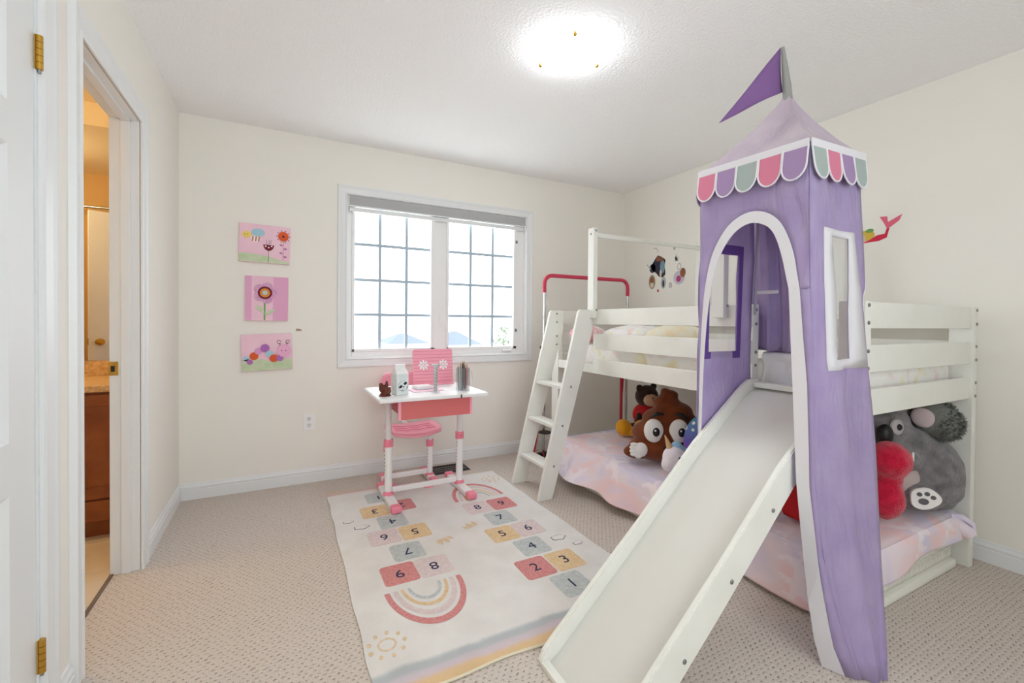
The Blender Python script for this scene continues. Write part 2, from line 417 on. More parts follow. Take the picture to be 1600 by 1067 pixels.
# ------------------------------------------------------------------ bathroom behind the open doorway
BX, BYN, BYF = -2.3, 1.78, 3.535
tf = struct(quadbox('bathroom_floor', BX, XW, BYN, BYF, -0.06, -0.004, groutm))
for i in range(5):
    for j in range(6):
        xa = -0.668 - (i + 1) * 0.32; ya = 2.015 + (j - 1) * 0.3175
        x0, x1, y0, y1 = max(xa, BX), xa + 0.316, max(ya, BYN), min(ya + 0.3135, BYF)
        if x1 - x0 < 0.02 or y1 - y0 < 0.02: continue
        bm = B(); box(bm, x0, x1, y0, y1, -0.004, 0.002, 0.0015, 1); mk('floor_tile', bm, tilem, tf)
struct(quadbox('trim_5', -0.674, -0.66, BD0, BD1, -0.004, 0.006, M('threshold', (120, 104, 92), 0.7), bev=0.002))
struct(quadbox('bathroom_ceiling', BX, XW, BYN, BYF, H, H + 0.06, M('bath_ceiling', (238, 222, 186), 0.8)))
struct(quadbox('wall_bathroom_back', BX, XW, BYF, BYF + 0.08, -0.06, H, bathw))
struct(quadbox('wall_bathroom_left', BX - 0.08, BX, BYN, BYF, -0.06, H, bathw))
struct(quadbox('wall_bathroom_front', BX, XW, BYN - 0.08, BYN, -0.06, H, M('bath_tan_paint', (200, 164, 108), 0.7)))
van = thing('bathroom_vanity', 'cherry brown bathroom vanity cabinet seen through the doorway', 'cabinet', (-1.3, 3.28, 0.002))
quadbox('body', -1.95, -0.70, 3.03, BYF - 0.004, 0.09, 0.768, vanm, van)
quadbox('toe_kick', -1.95, -0.70, 3.075, BYF - 0.01, 0.002, 0.09, vanm, van)
for a, b in ((-1.93, -1.53), (-1.515, -1.115), (-1.10, -0.715)):
    bm = B()
    box(bm, a, a + 0.06, 3.012, 3.03, 0.215, 0.755, 0.002); box(bm, b - 0.06, b, 3.012, 3.03, 0.215, 0.755, 0.002)
    box(bm, a + 0.06, b - 0.06, 3.012, 3.03, 0.215, 0.275, 0.002); box(bm, a + 0.06, b - 0.06, 3.012, 3.03, 0.695, 0.755, 0.002); box(bm, a + 0.05, b - 0.05, 3.022, 3.03, 0.27, 0.70)
    mk('door', bm, vanm, van)
    quadbox('drawer', a, b, 3.012, 3.03, 0.10, 0.205, vanm, van, bev=0.002)
ct = thing('countertop', 'beige stone bathroom countertop with a low backsplash', 'countertop', (-1.3, 3.26, 0.77))
quadbox('slab', -1.96, -0.676, 2.995, BYF - 0.002, 0.770, 0.803, stonem, ct, bev=0.004)
quadbox('backsplash', -1.96, -0.676, BYF - 0.02, BYF - 0.002, 0.803, 0.893, stonem, ct, bev=0.003)
tag(quadbox('wall_mirror', -1.96, -0.678, BYF - 0.008, BYF - 0.001, 0.896, 2.30, M('mirror_silver', (235, 235, 235), 0.01, metal=1.0)), 'tall frameless bathroom mirror above the counter', 'mirror')
# its own door leaf, standing ajar inside the bathroom and seen in the mirror
ang = math.atan2(0.34, 0.70)
Tl = Matrix.Translation((XW - 0.012, 1.908, 0)) @ rotz(pi - ang)
bm = B(); box(bm, 0, 0.778, 0, 0.035, 0.012, DH - 0.008, 0.002, 1, T=Tl); d2 = struct(mk('door_2', bm, trimm))
for s in (-1, 1):
    bm = B(); lathe(bm, [(0, 0), (0.026, 0), (0.026, 0.006), (0.011, 0.010), (0.011, 0.03), (0.024, 0.038), (0.029, 0.05), (0.024, 0.062), (0, 0.066)], (0, 0, 0), 20,
        T=Tl @ Matrix.Translation((0.715, 0.0175 + s * 0.0175, 0.955)) @ Matrix.Rotation(-s * pi / 2, 4, 'X'))
    mk('door_knob', bm, brass, d2, smooth=True)
bm = B(); box(bm, 0.778, 0.780, 0.008, 0.027, 0.93, 0.985, T=Tl); mk('latch_plate', bm, brass, d2)
bm = B(); tube(bm, [(BX + 0.002, 1.90, 2.12), (-0.70, 1.90, 2.12)], 0.012, 12); tag(mk('towel_rod', bm, chrome, smooth=True), 'thin metal rod near the bathroom ceiling reflected in the mirror', 'rod')
bl = thing('bathroom_ceiling_lamp', 'small round bathroom ceiling lamp', 'lamp', (-1.75, 2.75, H - 0.08))
bm = B(); lathe(bm, [(0, H - 0.075), (0.07, H - 0.065), (0.12, H - 0.03), (0.13, H - 0.012)], (-1.75, 2.75, 0), 24); mk('shade', bm, emis('warm_shade', (255, 214, 140), 9.0), bl, smooth=True)
bm = B(); lathe(bm, [(0, H - 0.014), (0.14, H - 0.014), (0.14, H - 0.001), (0, H - 0.001)], (-1.75, 2.75, 0), 24); mk('base', bm, whitep, bl, smooth=30)
light('bath_bulb', 'POINT', (-1.75, 2.75, H - 0.16), BATH_W, (1.0, 0.80, 0.50), shadow_soft_size=0.1)

# ------------------------------------------------------------------ window
wt = casing('trim_6', [(WX0, YB, WZ0), (WX0, YB, WZ1), (WX1, YB, WZ1), (WX1, YB, WZ0), (WX0, YB, WZ0)], [(-1, 0, -1), (-1, 0, 1), (1, 0, 1), (1, 0, -1), (-1, 0, -1)], (0, -1, 0), width=0.86)
struct(wt)
bm = B()
FY0, FY1 = YB + 0.035, YB + 0.10
for (a, b, c, d) in ((WX0, 0.470, WZ0, WZ1), (1.855, WX1, WZ0, WZ1), (0.470, 1.855, WZ0, 0.915), (0.470, 1.855, 2.02, WZ1), (1.105, 1.205, 0.915, 2.02)):
    box(bm, a, b, FY0, FY1, c, d, 0.004)
for (a, b, c, d) in ((WX0, WX0 + 0.006, WZ0, WZ1), (WX1 - 0.006, WX1, WZ0, WZ1), (WX0, WX1, WZ0, WZ0 + 0.006), (WX0, WX1, WZ1 - 0.006, WZ1)): box(bm, a, b, YB + 0.002, YB + 0.13, c, d)
win = struct(mk('window_1', bm, whitep))
muntm = M('slate_muntin', (176, 194, 208), 0.5)
for (a, b, vx) in ((0.470, 1.105, (0.677, 0.882)), (1.205, 1.855, (1.425, 1.631))):
    bm = B(); w = 0.020; y0, y1 = FY0 - 0.008, FY1 - 0.02
    lo, hi = 0.915, 2.02
    box(bm, a, a + w, y0, y1, lo, hi, 0.003); box(bm, b - w - 0.012, b, y0, y1, lo, hi, 0.003); box(bm, a, b, y0, y1, lo, lo + 0.022, 0.003); box(bm, a, b, y0, y1, hi - w, hi, 0.003)
    mk('sash', bm, whitep, win)
    gx0, gx1, gz0, gz1 = a + w, b - w - 0.012, lo + 0.022, hi - w
    gy = YB + 0.056
    quadbox('pane', gx0 - 0.004, gx1 + 0.004, gy + 0.008, gy + 0.012, gz0 - 0.004, gz1 + 0.004, glassm, win)
    for x in vx: quadbox('muntin', x - 0.011, x + 0.011, gy - 0.002, gy + 0.006, gz0, gz1, muntm, win)
    for z in (1.194, 1.457, 1.723): quadbox('muntin', gx0, gx1, gy - 0.001, gy + 0.005, z - 0.011, z + 0.011, muntm, win)
# crank handle, sash lock and screen clips
bm = B(); box(bm, 1.715, 1.80, YB + 0.002, YB + 0.034, 0.893, 0.908, 0.004); tube(bm, [(1.785, YB + 0.01, 0.905), (1.80, YB - 0.005, 0.925), (1.803, YB - 0.004, 0.955)], [0.006, 0.005, 0.004], 10); tube(bm, [(1.715, YB + 0.012, 0.899), (1.79, YB + 0.004, 0.903)], 0.007, 10)
mk('crank', bm, whitep, win, smooth=40)
bm = B(); tube(bm, [(1.155, FY0 - 0.006, 1.20), (1.157, FY0 - 0.012, 1.13), (1.15, FY0 - 0.006, 1.10)], [0.005, 0.007, 0.009], 10); mk('sash_lock', bm, whitep, win, smooth=40)
for z in (1.853, 1.075):
    bm = B(); box(bm, 1.838, 1.858, FY0 - 0.013, FY0 - 0.007, z - 0.013, z + 0.013, 0.003); mk('screen_clip', bm, M('grey_clip', (120, 122, 125), 0.5), win)
# roller blind
rb = thing('roller_blind', 'grey roller blind rolled up at the top of the window', 'blind', (1.18, YB - 0.0, 1.95))
quadbox('cassette', WX0 + 0.012, WX1 - 0.012, YB - 0.012, YB + 0.033, 1.990, WZ1 - 0.004, M('grey_blind_fabric', (176, 176, 178), 0.8, bump=0.1, bscale=400), rb, bev=0.006)
quadbox('end_cap', WX0 + 0.006, WX0 + 0.012, YB - 0.014, YB + 0.033, 1.985, WZ1 - 0.003, whitep, rb)
quadbox('end_cap', WX1 - 0.012, WX1 - 0.006, YB - 0.014, YB + 0.033, 1.985, WZ1 - 0.003, whitep, rb)
quadbox('rail', WX0 + 0.012, WX1 - 0.012, YB - 0.014, YB - 0.004, 1.984, 1.993, trimm, rb, bev=0.002)
quadbox('hem_bar', WX0 + 0.016, WX1 - 0.02, YB + 0.002, YB + 0.022, 1.952, 1.984, trimm, rb, bev=0.006)
bm = B(); tube(bm, [(WX1 - 0.018, YB - 0.012, 1.985), (WX1 - 0.018, YB - 0.012, 1.955)], 0.006, 8); mk('chain_stop', bm, whitep, rb)

# outside: washed-out neighbouring roofs and a tree
struct(quadbox('ground_outside', -40, 60, 6, 90, -3.06, -3.0, M('pale_ground', (214, 214, 210), 0.9)))
def house(x0, x1, y0, y1, z1, zr, label):
    h = thing('neighbour_house', label, 'house', ((x0 + x1) / 2, (y0 + y1) / 2, -3.0))
    quadbox('walls', x0, x1, y0, y1, -3.0, z1, M('pale_siding', (232, 230, 226), 0.8), h)
    bm = B(); xm = (x0 + x1) / 2; e = 0.5
    vs = [bm.verts.new(p) for p in ((x0 - e, y0 - e, z1), (x1 + e, y0 - e, z1), (x1 + e, y1 + e, z1), (x0 - e, y1 + e, z1), (xm - 0.25, (y0 + y1) / 2, zr), (xm + 0.25, (y0 + y1) / 2, zr))]
    for f in ((0, 1, 5, 4), (1, 2, 5), (2, 3, 4, 5), (3, 0, 4), (3, 2, 1, 0)): bm.faces.new([vs[i] for i in f])
    mk('roof', bm, M('grey_shingle', (88, 96, 110), 0.9), h)
    for k in range(3):
        xx = x0 + (x1 - x0) * (0.2 + 0.3 * k); quadbox('house_window', xx - 0.5, xx + 0.5, y0 - 0.05, y0, z1 - 1.7, z1 - 0.5, M('dark_pane', (190, 196, 202), 0.3), h)
house(7.4, 9.6, 33, 37, -0.55, 0.15, 'pale house with a grey roof outside the left window sash')
house(11.7, 13.9, 33, 37, -0.70, 0.32, 'pale house with a grey roof outside the right window sash')
tr = thing('garden_tree', 'leafy tree outside the right window sash', 'tree', (13.4, 27, -3.0))
bm = B(); tube(bm, [(13.4, 27, -3), (13.45, 27, -1), (13.4, 27, 0.2)], [0.12, 0.08, 0.03], 8); mk('trunk', bm, M('bark', (120, 106, 92), 0.9), tr)
bm = B(); rr = random.Random(3)
for k in range(900):
    a = rr.uniform(0, 2 * pi); q = rr.random() ** 0.5; hh = rr.uniform(-0.9, 0.9); rad = 0.75 * q * sqrt(max(0.05, 1 - (hh / 1.0) ** 2))
    c = Vector((13.4 + rad * cos(a), 27 + rad * sin(a), -0.1 + hh)); u = Vector((rr.uniform(-1, 1), rr.uniform(-1, 1), rr.uniform(-1, 1))) * 0.06; w = Vector((rr.uniform(-1, 1), rr.uniform(-1, 1), rr.uniform(-1, 1))) * 0.06
    bm.faces.new([bm.verts.new(c + p) for p in (u, w, -u, -w)])
lv = mk('foliage', bm, M('leaf_green', (100, 118, 92), 0.8), tr); lv['kind'] = 'stuff'

# ------------------------------------------------------------------ ceiling lamp
LX, LY = 1.213, 1.751
lamp = thing('ceiling_lamp', 'frosted glass bowl lamp with brass clips on the ceiling', 'lamp', (LX, LY, H - 0.11))
bm = B(); lathe(bm, [(0, H - 0.088), (0.05, H - 0.084), (0.10, H - 0.069), (0.134, H - 0.046), (0.148, H - 0.026), (0.151, H - 0.018), (0.146, H - 0.016)], (LX, LY, 0), 40)
mk('glass_bowl', bm, emis('lit_frosted_glass', (246, 250, 255), LAMP_E), lamp, smooth=True)
bm = B(); lathe(bm, [(0, H - 0.016), (0.147, H - 0.016), (0.150, H - 0.001), (0, H - 0.001)], (LX, LY, 0), 40); mk('ceiling_plate', bm, whitep, lamp, smooth=30)
for a in (-2.06, -2.06 + 2 * pi / 3, -2.06 + 4 * pi / 3):
    d = Vector((cos(a), sin(a), 0)); c = Vector((LX, LY, 0)) + d * 0.150
    bm = B(); tube(bm, [c + Vector((0, 0, H - 0.002)) - d * 0.03, c + Vector((0, 0, H - 0.018)) + d * 0.006, c + Vector((0, 0, H - 0.034)) + d * 0.006], 0.0035, 8)
    ball(bm, c + d * 0.008 + Vector((0, 0, H - 0.032)), 0.0095, 12); mk('clip', bm, brass, lamp, smooth=40)

# ------------------------------------------------------------------ loft bed
PX0, PX1, PY0, PY1 = 1.915, 2.945, 0.85, 2.98     # outer faces of the posts
RZ = [(1.137, 1.238), (0.970, 1.074), (0.804, 0.904)]
bed = thing('loft_bed', 'white painted low loft bed with slatted rails along the right wall', 'bed', (2.43, 1.91, 0))
boltb = B(); lathe(boltb, [(0, 0.0042), (0.0045, 0.0045), (0.0070, 0.003), (0.0076, 0.0)], (0, 0, 0), 12)
BOLT = bpy.data.meshes.new('bolt_head'); boltb.to_mesh(BOLT); boltb.free(); BOLT.materials.append(steel)
def bolt(parent, p, nrm):
    o = bpy.data.objects.new('bolt', BOLT); COL.objects.link(o); o.parent = parent
    o.location = Vector(p) - wloc(parent); o.rotation_euler = Vector((0, 0, 1)).rotation_difference(Vector(nrm)).to_euler(); return o
PT = 0.042
posts = {}
for nm, (x0, x1, y0, y1) in dict(fl=(PX0, PX0 + PT, PY0, PY0 + 0.09), fr=(PX1 - PT, PX1, PY0, PY0 + 0.09), bl=(PX0, PX0 + PT, PY1 - 0.09, PY1), br=(PX1 - PT, PX1, PY1 - 0.09, PY1), op=(PX0, PX0 + 0.045, 1.292, 1.345)).items():
    bm = B(); box(bm, x0, x1, y0, y1, 0.0, 1.240, 0.003); posts[nm] = mk('post', bm, woodw, bed)
for nm, xx in (('fl', PX0 + 0.021), ('fr', PX1 - 0.014)):
    for z in (1.224, 1.158, 1.052, 0.988, 0.880, 0.817): bolt(posts[nm], (xx, PY0, z), (0, -1, 0))
for z in (1.215, 1.150, 1.02, 0.96): bolt(posts['op'], (PX0 + 0.024, 1.292, z), (0, -1, 0))
for z in (1.213, 1.151): bolt(posts['bl'], (PX0, 2.935, z), (-1, 0, 0))
for a, b in RZ:
    quadbox('end_rail', PX0 + PT, PX1 - PT, PY0 + 0.012, PY0 + 0.034, a, b, woodw, bed, bev=0.003)
    quadbox('end_rail', PX0 + PT, PX1 - PT, PY1 - 0.034, PY1 - 0.012, a, b, woodw, bed, bev=0.003)
    quadbox('side_rail', PX0 - 0.026, PX0, 1.292, 2.425, a, b, woodw, bed, bev=0.003)
    quadbox('wall_rail', PX1 - 0.001, PX1 + 0.022, PY0 + 0.02, PY1 - 0.02, a, b, woodw, bed, bev=0.003)
quadbox('bed_frame_rail', PX0 + 0.002, PX0 + 0.024, PY0 + 0.09, PY1 - 0.09, 0.80, 0.86, woodw, bed, bev=0.002)
for k in range(13):
    y = 0.99 + k * 0.152; quadbox('bed_slat', PX0 + 0.026, PX1 - 0.004, y, y + 0.075, 0.812, 0.830, M('pine', (214, 190, 150), 0.6), bed)
# overhead canopy frames: two uprights and a crossbar each
for yy in (2.383, 1.398):
    for xa, xb in ((PX0 - 0.062, PX0 - 0.027), (PX1 - 0.03, PX1 + 0.005)):
        if xa > 2: xa, xb = PX1 - 0.045, PX1 - 0.002
        bm = B(); box(bm, xa, xb, yy, yy + 0.062, 1.178, 1.785, 0.004); u = mk('canopy_post', bm, woodw, bed)
        if xa < 2:
            bolt(u, ((xa + xb) / 2, yy, 1.765), (0, -1, 0)); bolt(u, ((xa + xb) / 2 + 0.01, yy, 1.235), (0, -1, 0)); bolt(u, (xa, yy + 0.03, 1.745), (-1, 0, 0))
    quadbox('canopy_crossbar', PX0 - 0.027, PX1 - 0.045, yy + 0.018, yy + 0.045, 1.725, 1.755, woodw, bed, bev=0.003)

# ladder leaning on the side rail
lad = thing('ladder', 'white wooden bed ladder with three rungs leaning on the bed', 'ladder', (1.6, 2.6, 0))
def stile(y0, y1):
    bm = B(); top = 1.236
    prof = [(1.462, 0), (1.570, 0), (1.880, 1.10), (1.880, 1.215), (1.868, top), (1.782, top), (1.765, 1.222)]
    prism(bm, prof, y1 - y0, Matrix.Translation((0, y1, 0)))
    bmesh.ops.bevel(bm, geom=[e for e in bm.edges if abs(e.verts[0].co.y - e.verts[1].co.y) < 1e-6], offset=0.003, segments=2, affect='EDGES')
    return mk('side_board', bm, woodw, lad)
s1 = stile(2.420, 2.446); s2 = stile(2.772, 2.798)
for z in (0.205, 0.462, 0.716):
    xo = z * 0.2495
    quadbox('rung', 1.468 + xo, 1.566 + xo, 2.447, 2.771, z - 0.011, z + 0.011, woodw, lad, bev=0.003)
    bolt(s1, (1.527 + xo, 2.420, z + 0.008), (0, -1, 0))
for z in (1.213, 1.151, 1.047, 0.985): bolt(s2, (1.822, 2.772, z), (0, -1, 0))

# slide from the bed opening down to the carpet
sl = thing('bed_slide', 'long white wooden slide running down from the loft bed', 'slide', (1.3, 1.085, 0))
TOPE = [(0.770, 0.020), (0.785, 0.050), (0.815, 0.078), (0.926, 0.172), (1.22, 0.418), (1.50, 0.668), (1.795, 0.880), (1.84, 0.902), (1.905, 0.906)]
BOTE = [(1.905, 0.852), (1.80, 0.780), (1.591, 0.600), (1.334, 0.368), (1.184, 0.236), (1.035, 0.110), (0.905, 0.0), (0.775, 0.0)]
for y0, y1 in ((0.900, 0.921), (1.249, 1.270)):
    bm = B(); prism(bm, TOPE + BOTE, y1 - y0, Matrix.Translation((0, y1, 0)))
    bmesh.ops.bevel(bm, geom=[e for e in bm.edges if abs(e.verts[0].co.y - e.verts[1].co.y) < 1e-6], offset=0.004, segments=2, affect='EDGES')
    sb = mk('side_board', bm, woodw, sl)
    for x, z in ((1.455, 0.530), (1.250, 0.345), (1.045, 0.165)): bolt(sb, (x, y0 if y0 < 1 else y1, z), (0, -1 if y0 < 1 else 1, 0))
SURF = [(0.800, 0.004), (0.840, 0.028), (0.90, 0.078), (1.22, 0.348), (1.50, 0.596), (1.79, 0.822), (1.83, 0.846), (1.90, 0.868)]
bm = B()
rows = [[Vector((x, y, z)) for y in (0.9215, 1.2485)] for x, z in SURF]
g = sheet(bm, rows); ext = bmesh.ops.extrude_face_region(bm, geom=list(bm.faces))
for v in [e for e in ext['geom'] if isinstance(e, bmesh.types.BMVert)]: v.co += Vector((0.008, 0, -0.010)) if v.co.z > 0.02 else Vector((0.012, 0, -0.003))
bmesh.ops.recalc_face_normals(bm, faces=bm.faces)
mk('sliding_surface', bm, slidem, sl, smooth=25)
bm = B(); prism(bm, [(0.772, 0.001), (0.772, 0.018), (0.798, 0.02), (0.80, 0.001)], 0.326, Matrix.Translation((0, 1.2485, 0))); mk('end_lip', bm, woodw, sl)
bm = B(); box(bm, 1.862, 1.905, 0.9215, 1.2485, 0.870, 0.892, 0.004); mk('top_lip', bm, woodw, sl)

# ------------------------------------------------------------------ castle tower
purp = M('purple_cotton', (196, 180, 216), 0.85, c2=(186, 168, 210), nscale=9, trans=0.35, spec=0.1, sheen=0.2, wrinkle=0.5)
mauve = M('mauve_cotton', (216, 204, 212), 0.85, c2=(206, 192, 206), nscale=8, trans=0.25, spec=0.1, wrinkle=0.5)
wtrim = M('white_cotton_trim', (236, 234, 238), 0.85, bump=0.1, bscale=300, trans=0.2, spec=0.1)
flagm = M('flag_purple', (138, 104, 156), 0.8, bump=0.1, bscale=300, trans=0.15, spec=0.1)
flapc = dict(p=M('flap_pink', (226, 140, 165), 0.85, trans=0.2, spec=0.1), l=M('flap_lilac', (176, 150, 190), 0.85, trans=0.2, spec=0.1), g=M('flap_grey', (178, 190, 186), 0.85, trans=0.2, spec=0.1))
tw = thing('castle_tower', 'purple fabric castle tower with arched doorway over the top of the slide', 'play tent', (1.75, 1.07, 0.0))
TX0, TX1, TY0, TY1, TZ = 1.55, 1.905, 0.857, 1.283, 1.755
def wob(p, a=0.006, fx=7.0): return a * mnoise.noise(Vector(p) * fx)
# front-right corner, trim edges and rear edge of the side panel, by height: (x, y)
CORN = [(0.004, (1.655, 0.735)), (0.10, (1.63, 0.755)), (0.22, (1.60, 0.778)), (0.40, (1.565, 0.800)), (0.62, (1.552, 0.822)), (0.95, (1.55, 0.833)), (1.25, (1.55, 0.845)), (1.75, (1.55, 0.857))]
TRO = [(0.004, (1.635, 0.765)), (0.10, (1.60, 0.785)), (0.345, (1.56, 0.810)), (0.62, (1.55, 0.838)), (0.95, (1.549, 0.850)), (1.27, (1.549, 0.880))]
TRI = [(0.004, (1.615, 0.825)), (0.13, (1.58, 0.840)), (0.42, (1.556, 0.862)), (0.62, (1.55, 0.880)), (0.95, (1.549, 0.897)), (1.27, (1.549, 0.916))]
REAR = [(0.004, (1.735, 0.690)), (0.10, (1.80, 0.722)), (0.25, (1.865, 0.760)), (0.42, (1.905, 0.790)), (0.58, (1.925, 0.812)), (0.83, (1.930, 0.832)), (1.20, (1.893, 0.848)), (1.23, (1.886, 0.848)), (1.255, (1.888, 0.848)), (1.285, (1.905, 0.85)), (1.31, (1.907, 0.852)), (1.66, (1.880, 0.856)), (1.75, (1.88, 0.857))]
# arch: outer and inner trim lines in the front plane (y, z)
AO = [(1.279, 0.62), (1.277, 0.90), (1.272, 1.10), (1.262, 1.25), (1.247, 1.348), (1.225, 1.425), (1.195, 1.482), (1.155, 1.530), (1.11, 1.557), (1.06, 1.567), (1.01, 1.556), (0.965, 1.525), (0.932, 1.475), (0.905, 1.40), (0.890, 1.32), (0.880, 1.27)]
AI = [(1.268, 0.62), (1.262, 0.90), (1.252, 1.10), (1.236, 1.25), (1.219, 1.335), (1.198, 1.400), (1.172, 1.450), (1.137, 1.492), (1.10, 1.516), (1.06, 1.525), (1.02, 1.515), (0.985, 1.490), (0.960, 1.445), (0.939, 1.375), (0.925, 1.31), (0.916, 1.27)]
bm = B()
def dense(P, m=4):
    out = []
    for i in range(len(P) - 1):
        p0, p1, p2, p3 = P[max(i - 1, 0)], P[i], P[i + 1], P[min(i + 2, len(P) - 1)]
        for k in range(m):
            t = k / m
            out.append(tuple(0.5 * (2 * b + (c - a) * t + (2 * a - 5 * b + 4 * c - d) * t * t + (3 * b - a - 3 * c + d) * t ** 3) for a, b, c, d in zip(p0, p1, p2, p3)))
    return out + [P[-1]]
AO_, AI_ = AO, AI; AO, AI = dense(AO), dense(AI)
A3 = [Vector((1.549 + 0.002, y, z)) for y, z in AO]; I3 = [Vector((1.549 + 0.002, y, z)) for y, z in AI]
strip_band(bm, A3, I3)
zs = [1.27, 1.1, 0.95, 0.8, 0.62, 0.5, 0.345, 0.22, 0.10, 0.004]
sheet(bm, [[Vector((*interp(TRO, z), z)), Vector((*interp(TRI, z), z))] for z in zs])
bmesh.ops.remove_doubles(bm, verts=bm.verts, dist=0.003)
mk('arch_trim', bm, wtrim, tw, solid=0.004)
# front panel above and beside the arch (fills between arch outline and the panel border)
bm = B(); rows = []
N = len(AO)
def border(t):  # from left edge bottom, up, across the top, down to the right edge
    P = [(1.285, 0.62), (1.284, 1.10), (1.283, TZ), (0.857, TZ), (0.846, 1.27)]
    Ls = [0]; 
    for a, b in zip(P, P[1:]): Ls.append(Ls[-1] + math.dist(a, b))
    return interp([(l / Ls[-1], p) for l, p in zip(Ls, P)], t)
ts = [0, 0.2, 0.34, 0.42, 0.47, 0.51, 0.545, 0.575, 0.60, 0.63, 0.66, 0.70, 0.77, 0.86, 0.94, 1.0]
tsd = [t[0] for t in dense([(t,) for t in ts])]
for i in range(N):
    b2 = border(tsd[i]); row = []
    for k in range(7):
        q = k / 6; y = AO[i][0] * (1 - q) + b2[0] * q; z = AO[i][1] * (1 - q) + b2[1] * q
        row.append(Vector((TX0 + 0.003 + wob((y, z, 1), 0.012, 9) * sin(pi * q), y, z)))
    rows.append(row)
sheet(bm, rows)
# the strip between the doorway trim and the front corner, down to the carpet
zs2 = [1.27 - 0.06 * k for k in range(21)] + [0.004]
sheet(bm, [[Vector((*[a * (1 - q) + b * q for a, b in zip(interp(TRO, z), interp(CORN, z))], z)) + Vector((wob((q, z, 3), 0.004, 6), 0, 0)) for q in (0, 0.5, 1)] for z in zs2])
mk('front_panel', bm, purp, tw, smooth=True, solid=0.002)
# right side panel with its window hole
SWZ0, SWZ1 = 1.03, 1.455
def side_pt(z, q):
    a = Vector((*interp(CORN, z), z)); b = Vector((*interp(REAR, z), z)); p = a.lerp(b, q)
    amp = 0.016 if z < 1.0 else 0.006
    p.y += amp * sin(q * 9 + z * 2.0) * sin(pi * q) + wob((q * 2, z * 0.7, 5), 0.014, 3) * sin(pi * min(1, q * 1.3) * 0.77)
    return p
zz = [0.004, 0.06, 0.12, 0.18, 0.25, 0.32, 0.40, 0.48, 0.56, 0.64, 0.72, 0.80, 0.88, 0.95, 0.995, SWZ0, 1.08, 1.14, 1.20, 1.225, 1.25, 1.28, 1.31, 1.36, 1.41, SWZ1, 1.48, 1.55, 1.62, 1.69, TZ]
def qw(z, xs):  # the q of a vertical seam at world x = xs
    a = interp(CORN, z)[0]; b = interp(REAR, z)[0]; return (xs - a) / (b - a)
def qcols(z):
    l0 = qw(z, interp([(0.95, 1.622), (1.49, 1.624)], z)); l1 = qw(z, 1.678); r0 = qw(z, 1.792); r1 = min(0.97, qw(z, interp([(0.95, 1.90), (1.0, 1.90), (1.489, 1.823)], z)))
    if z < 0.95 or z > 1.5: l0, l1, r0, r1 = 0.2, 0.37, 0.68, 0.86
    return [0, l0 * 0.5, l0, l1, (l1 * 2 + r0) / 3, (l1 + 2 * r0) / 3, r0, r1, (r1 + 1) / 2, 1.0]
grid = [[side_pt(z, q) for q in qcols(z)] for z in zz]
def subgrid(bm, rsel, csel, push=0.0):
    for i in rsel:
        for k in csel:
            bm.faces.new([bm.verts.new(grid[a][b] + Vector((0, -push, 0))) for a, b in ((i, k), (i, k + 1), (i + 1, k + 1), (i + 1, k))])
    bmesh.ops.remove_doubles(bm, verts=bm.verts, dist=1e-5)
i0, i1 = zz.index(0.995), zz.index(1.48); j0, j1 = zz.index(SWZ0), zz.index(SWZ1)
bm = B(); subgrid(bm, [i for i in range(len(zz) - 1)], [k for k in range(9)])
for f in list(bm.faces):
    c = f.calc_center_median()
    if SWZ0 < c.z < SWZ1 and 1.678 < c.x < 1.792: bm.faces.remove(f)
mk('side_panel', bm, purp, tw, smooth=True, solid=0.002)
bm = B(); subgrid(bm, range(i0, i1), [2, 6], 0.003); subgrid(bm, list(range(i0, j0)) + list(range(j1, i1)), [3, 4, 5], 0.003)
bmesh.ops.remove_doubles(bm, verts=bm.verts, dist=1e-5); mk('window_trim', bm, wtrim, tw, smooth=True, solid=0.003)
bm = B(); subgrid(bm, range(j0, j1), [3, 4, 5], 0.0); mk('clear_window', bm, vinylm, tw, smooth=True)
# white piping of the cut-out where the panel meets the bed end
bm = B(); tube(bm, [side_pt(z, 1.0) for z in (1.20, 1.23, 1.255, 1.275, 1.285, 1.295)] + [side_pt(1.31, 1.0) + Vector((0.004, 0, 0))], 0.003, 8); mk('piping', bm, wtrim, tw, smooth=True)
# left side panel, seen from inside through the doorway, with its window
bm = B(); LXS = [1.553, 1.58, 1.607, 1.67, 1.73, 1.79, 1.825, 1.865, 1.902]; LZS = [0.56, 0.66, 0.78, 0.90, 1.0, 1.03, 1.13, 1.23, 1.34, 1.45, 1.50, 1.60, TZ]
def lp(x, z): return Vector((x + wob((x, z, 2), 0.004, 5), TY1 + 0.004 + wob((x, z, 7), 0.016, 5) * (1.0 if z < 1.5 else 0.3), z))
for i in range(len(LZS) - 1):
    for k in range(len(LXS) - 1):
        if 1.0 < (LZS[i] + LZS[i + 1]) / 2 - 0.0 and LZS[i] >= 1.03 and LZS[i + 1] <= 1.45 and 1.607 <= LXS[k] and LXS[k + 1] <= 1.79: continue
        bm.faces.new([bm.verts.new(lp(LXS[a], LZS[b])) for a, b in ((k, i), (k + 1, i), (k + 1, i + 1), (k, i + 1))])
bmesh.ops.remove_doubles(bm, verts=bm.verts, dist=1e-5); mk('side_panel', bm, purp, tw, smooth=True, solid=0.002)
bm = B()
for a, b, c, d in ((1.585, 1.607, 1.0, 1.49), (1.79, 1.815, 1.0, 1.49), (1.585, 1.815, 1.0, 1.03), (1.585, 1.815, 1.45, 1.49)):
    sheet(bm, [[lp(a, c) + Vector((0, -0.004, 0)), lp(b, c) + Vector((0, -0.004, 0))], [lp(a, d) + Vector((0, -0.004, 0)), lp(b, d) + Vector((0, -0.004, 0))]])
mk('window_trim', bm, M('deep_purple_hem', (112, 82, 158), 0.85, trans=0.2, spec=0.1), tw, solid=0.003)
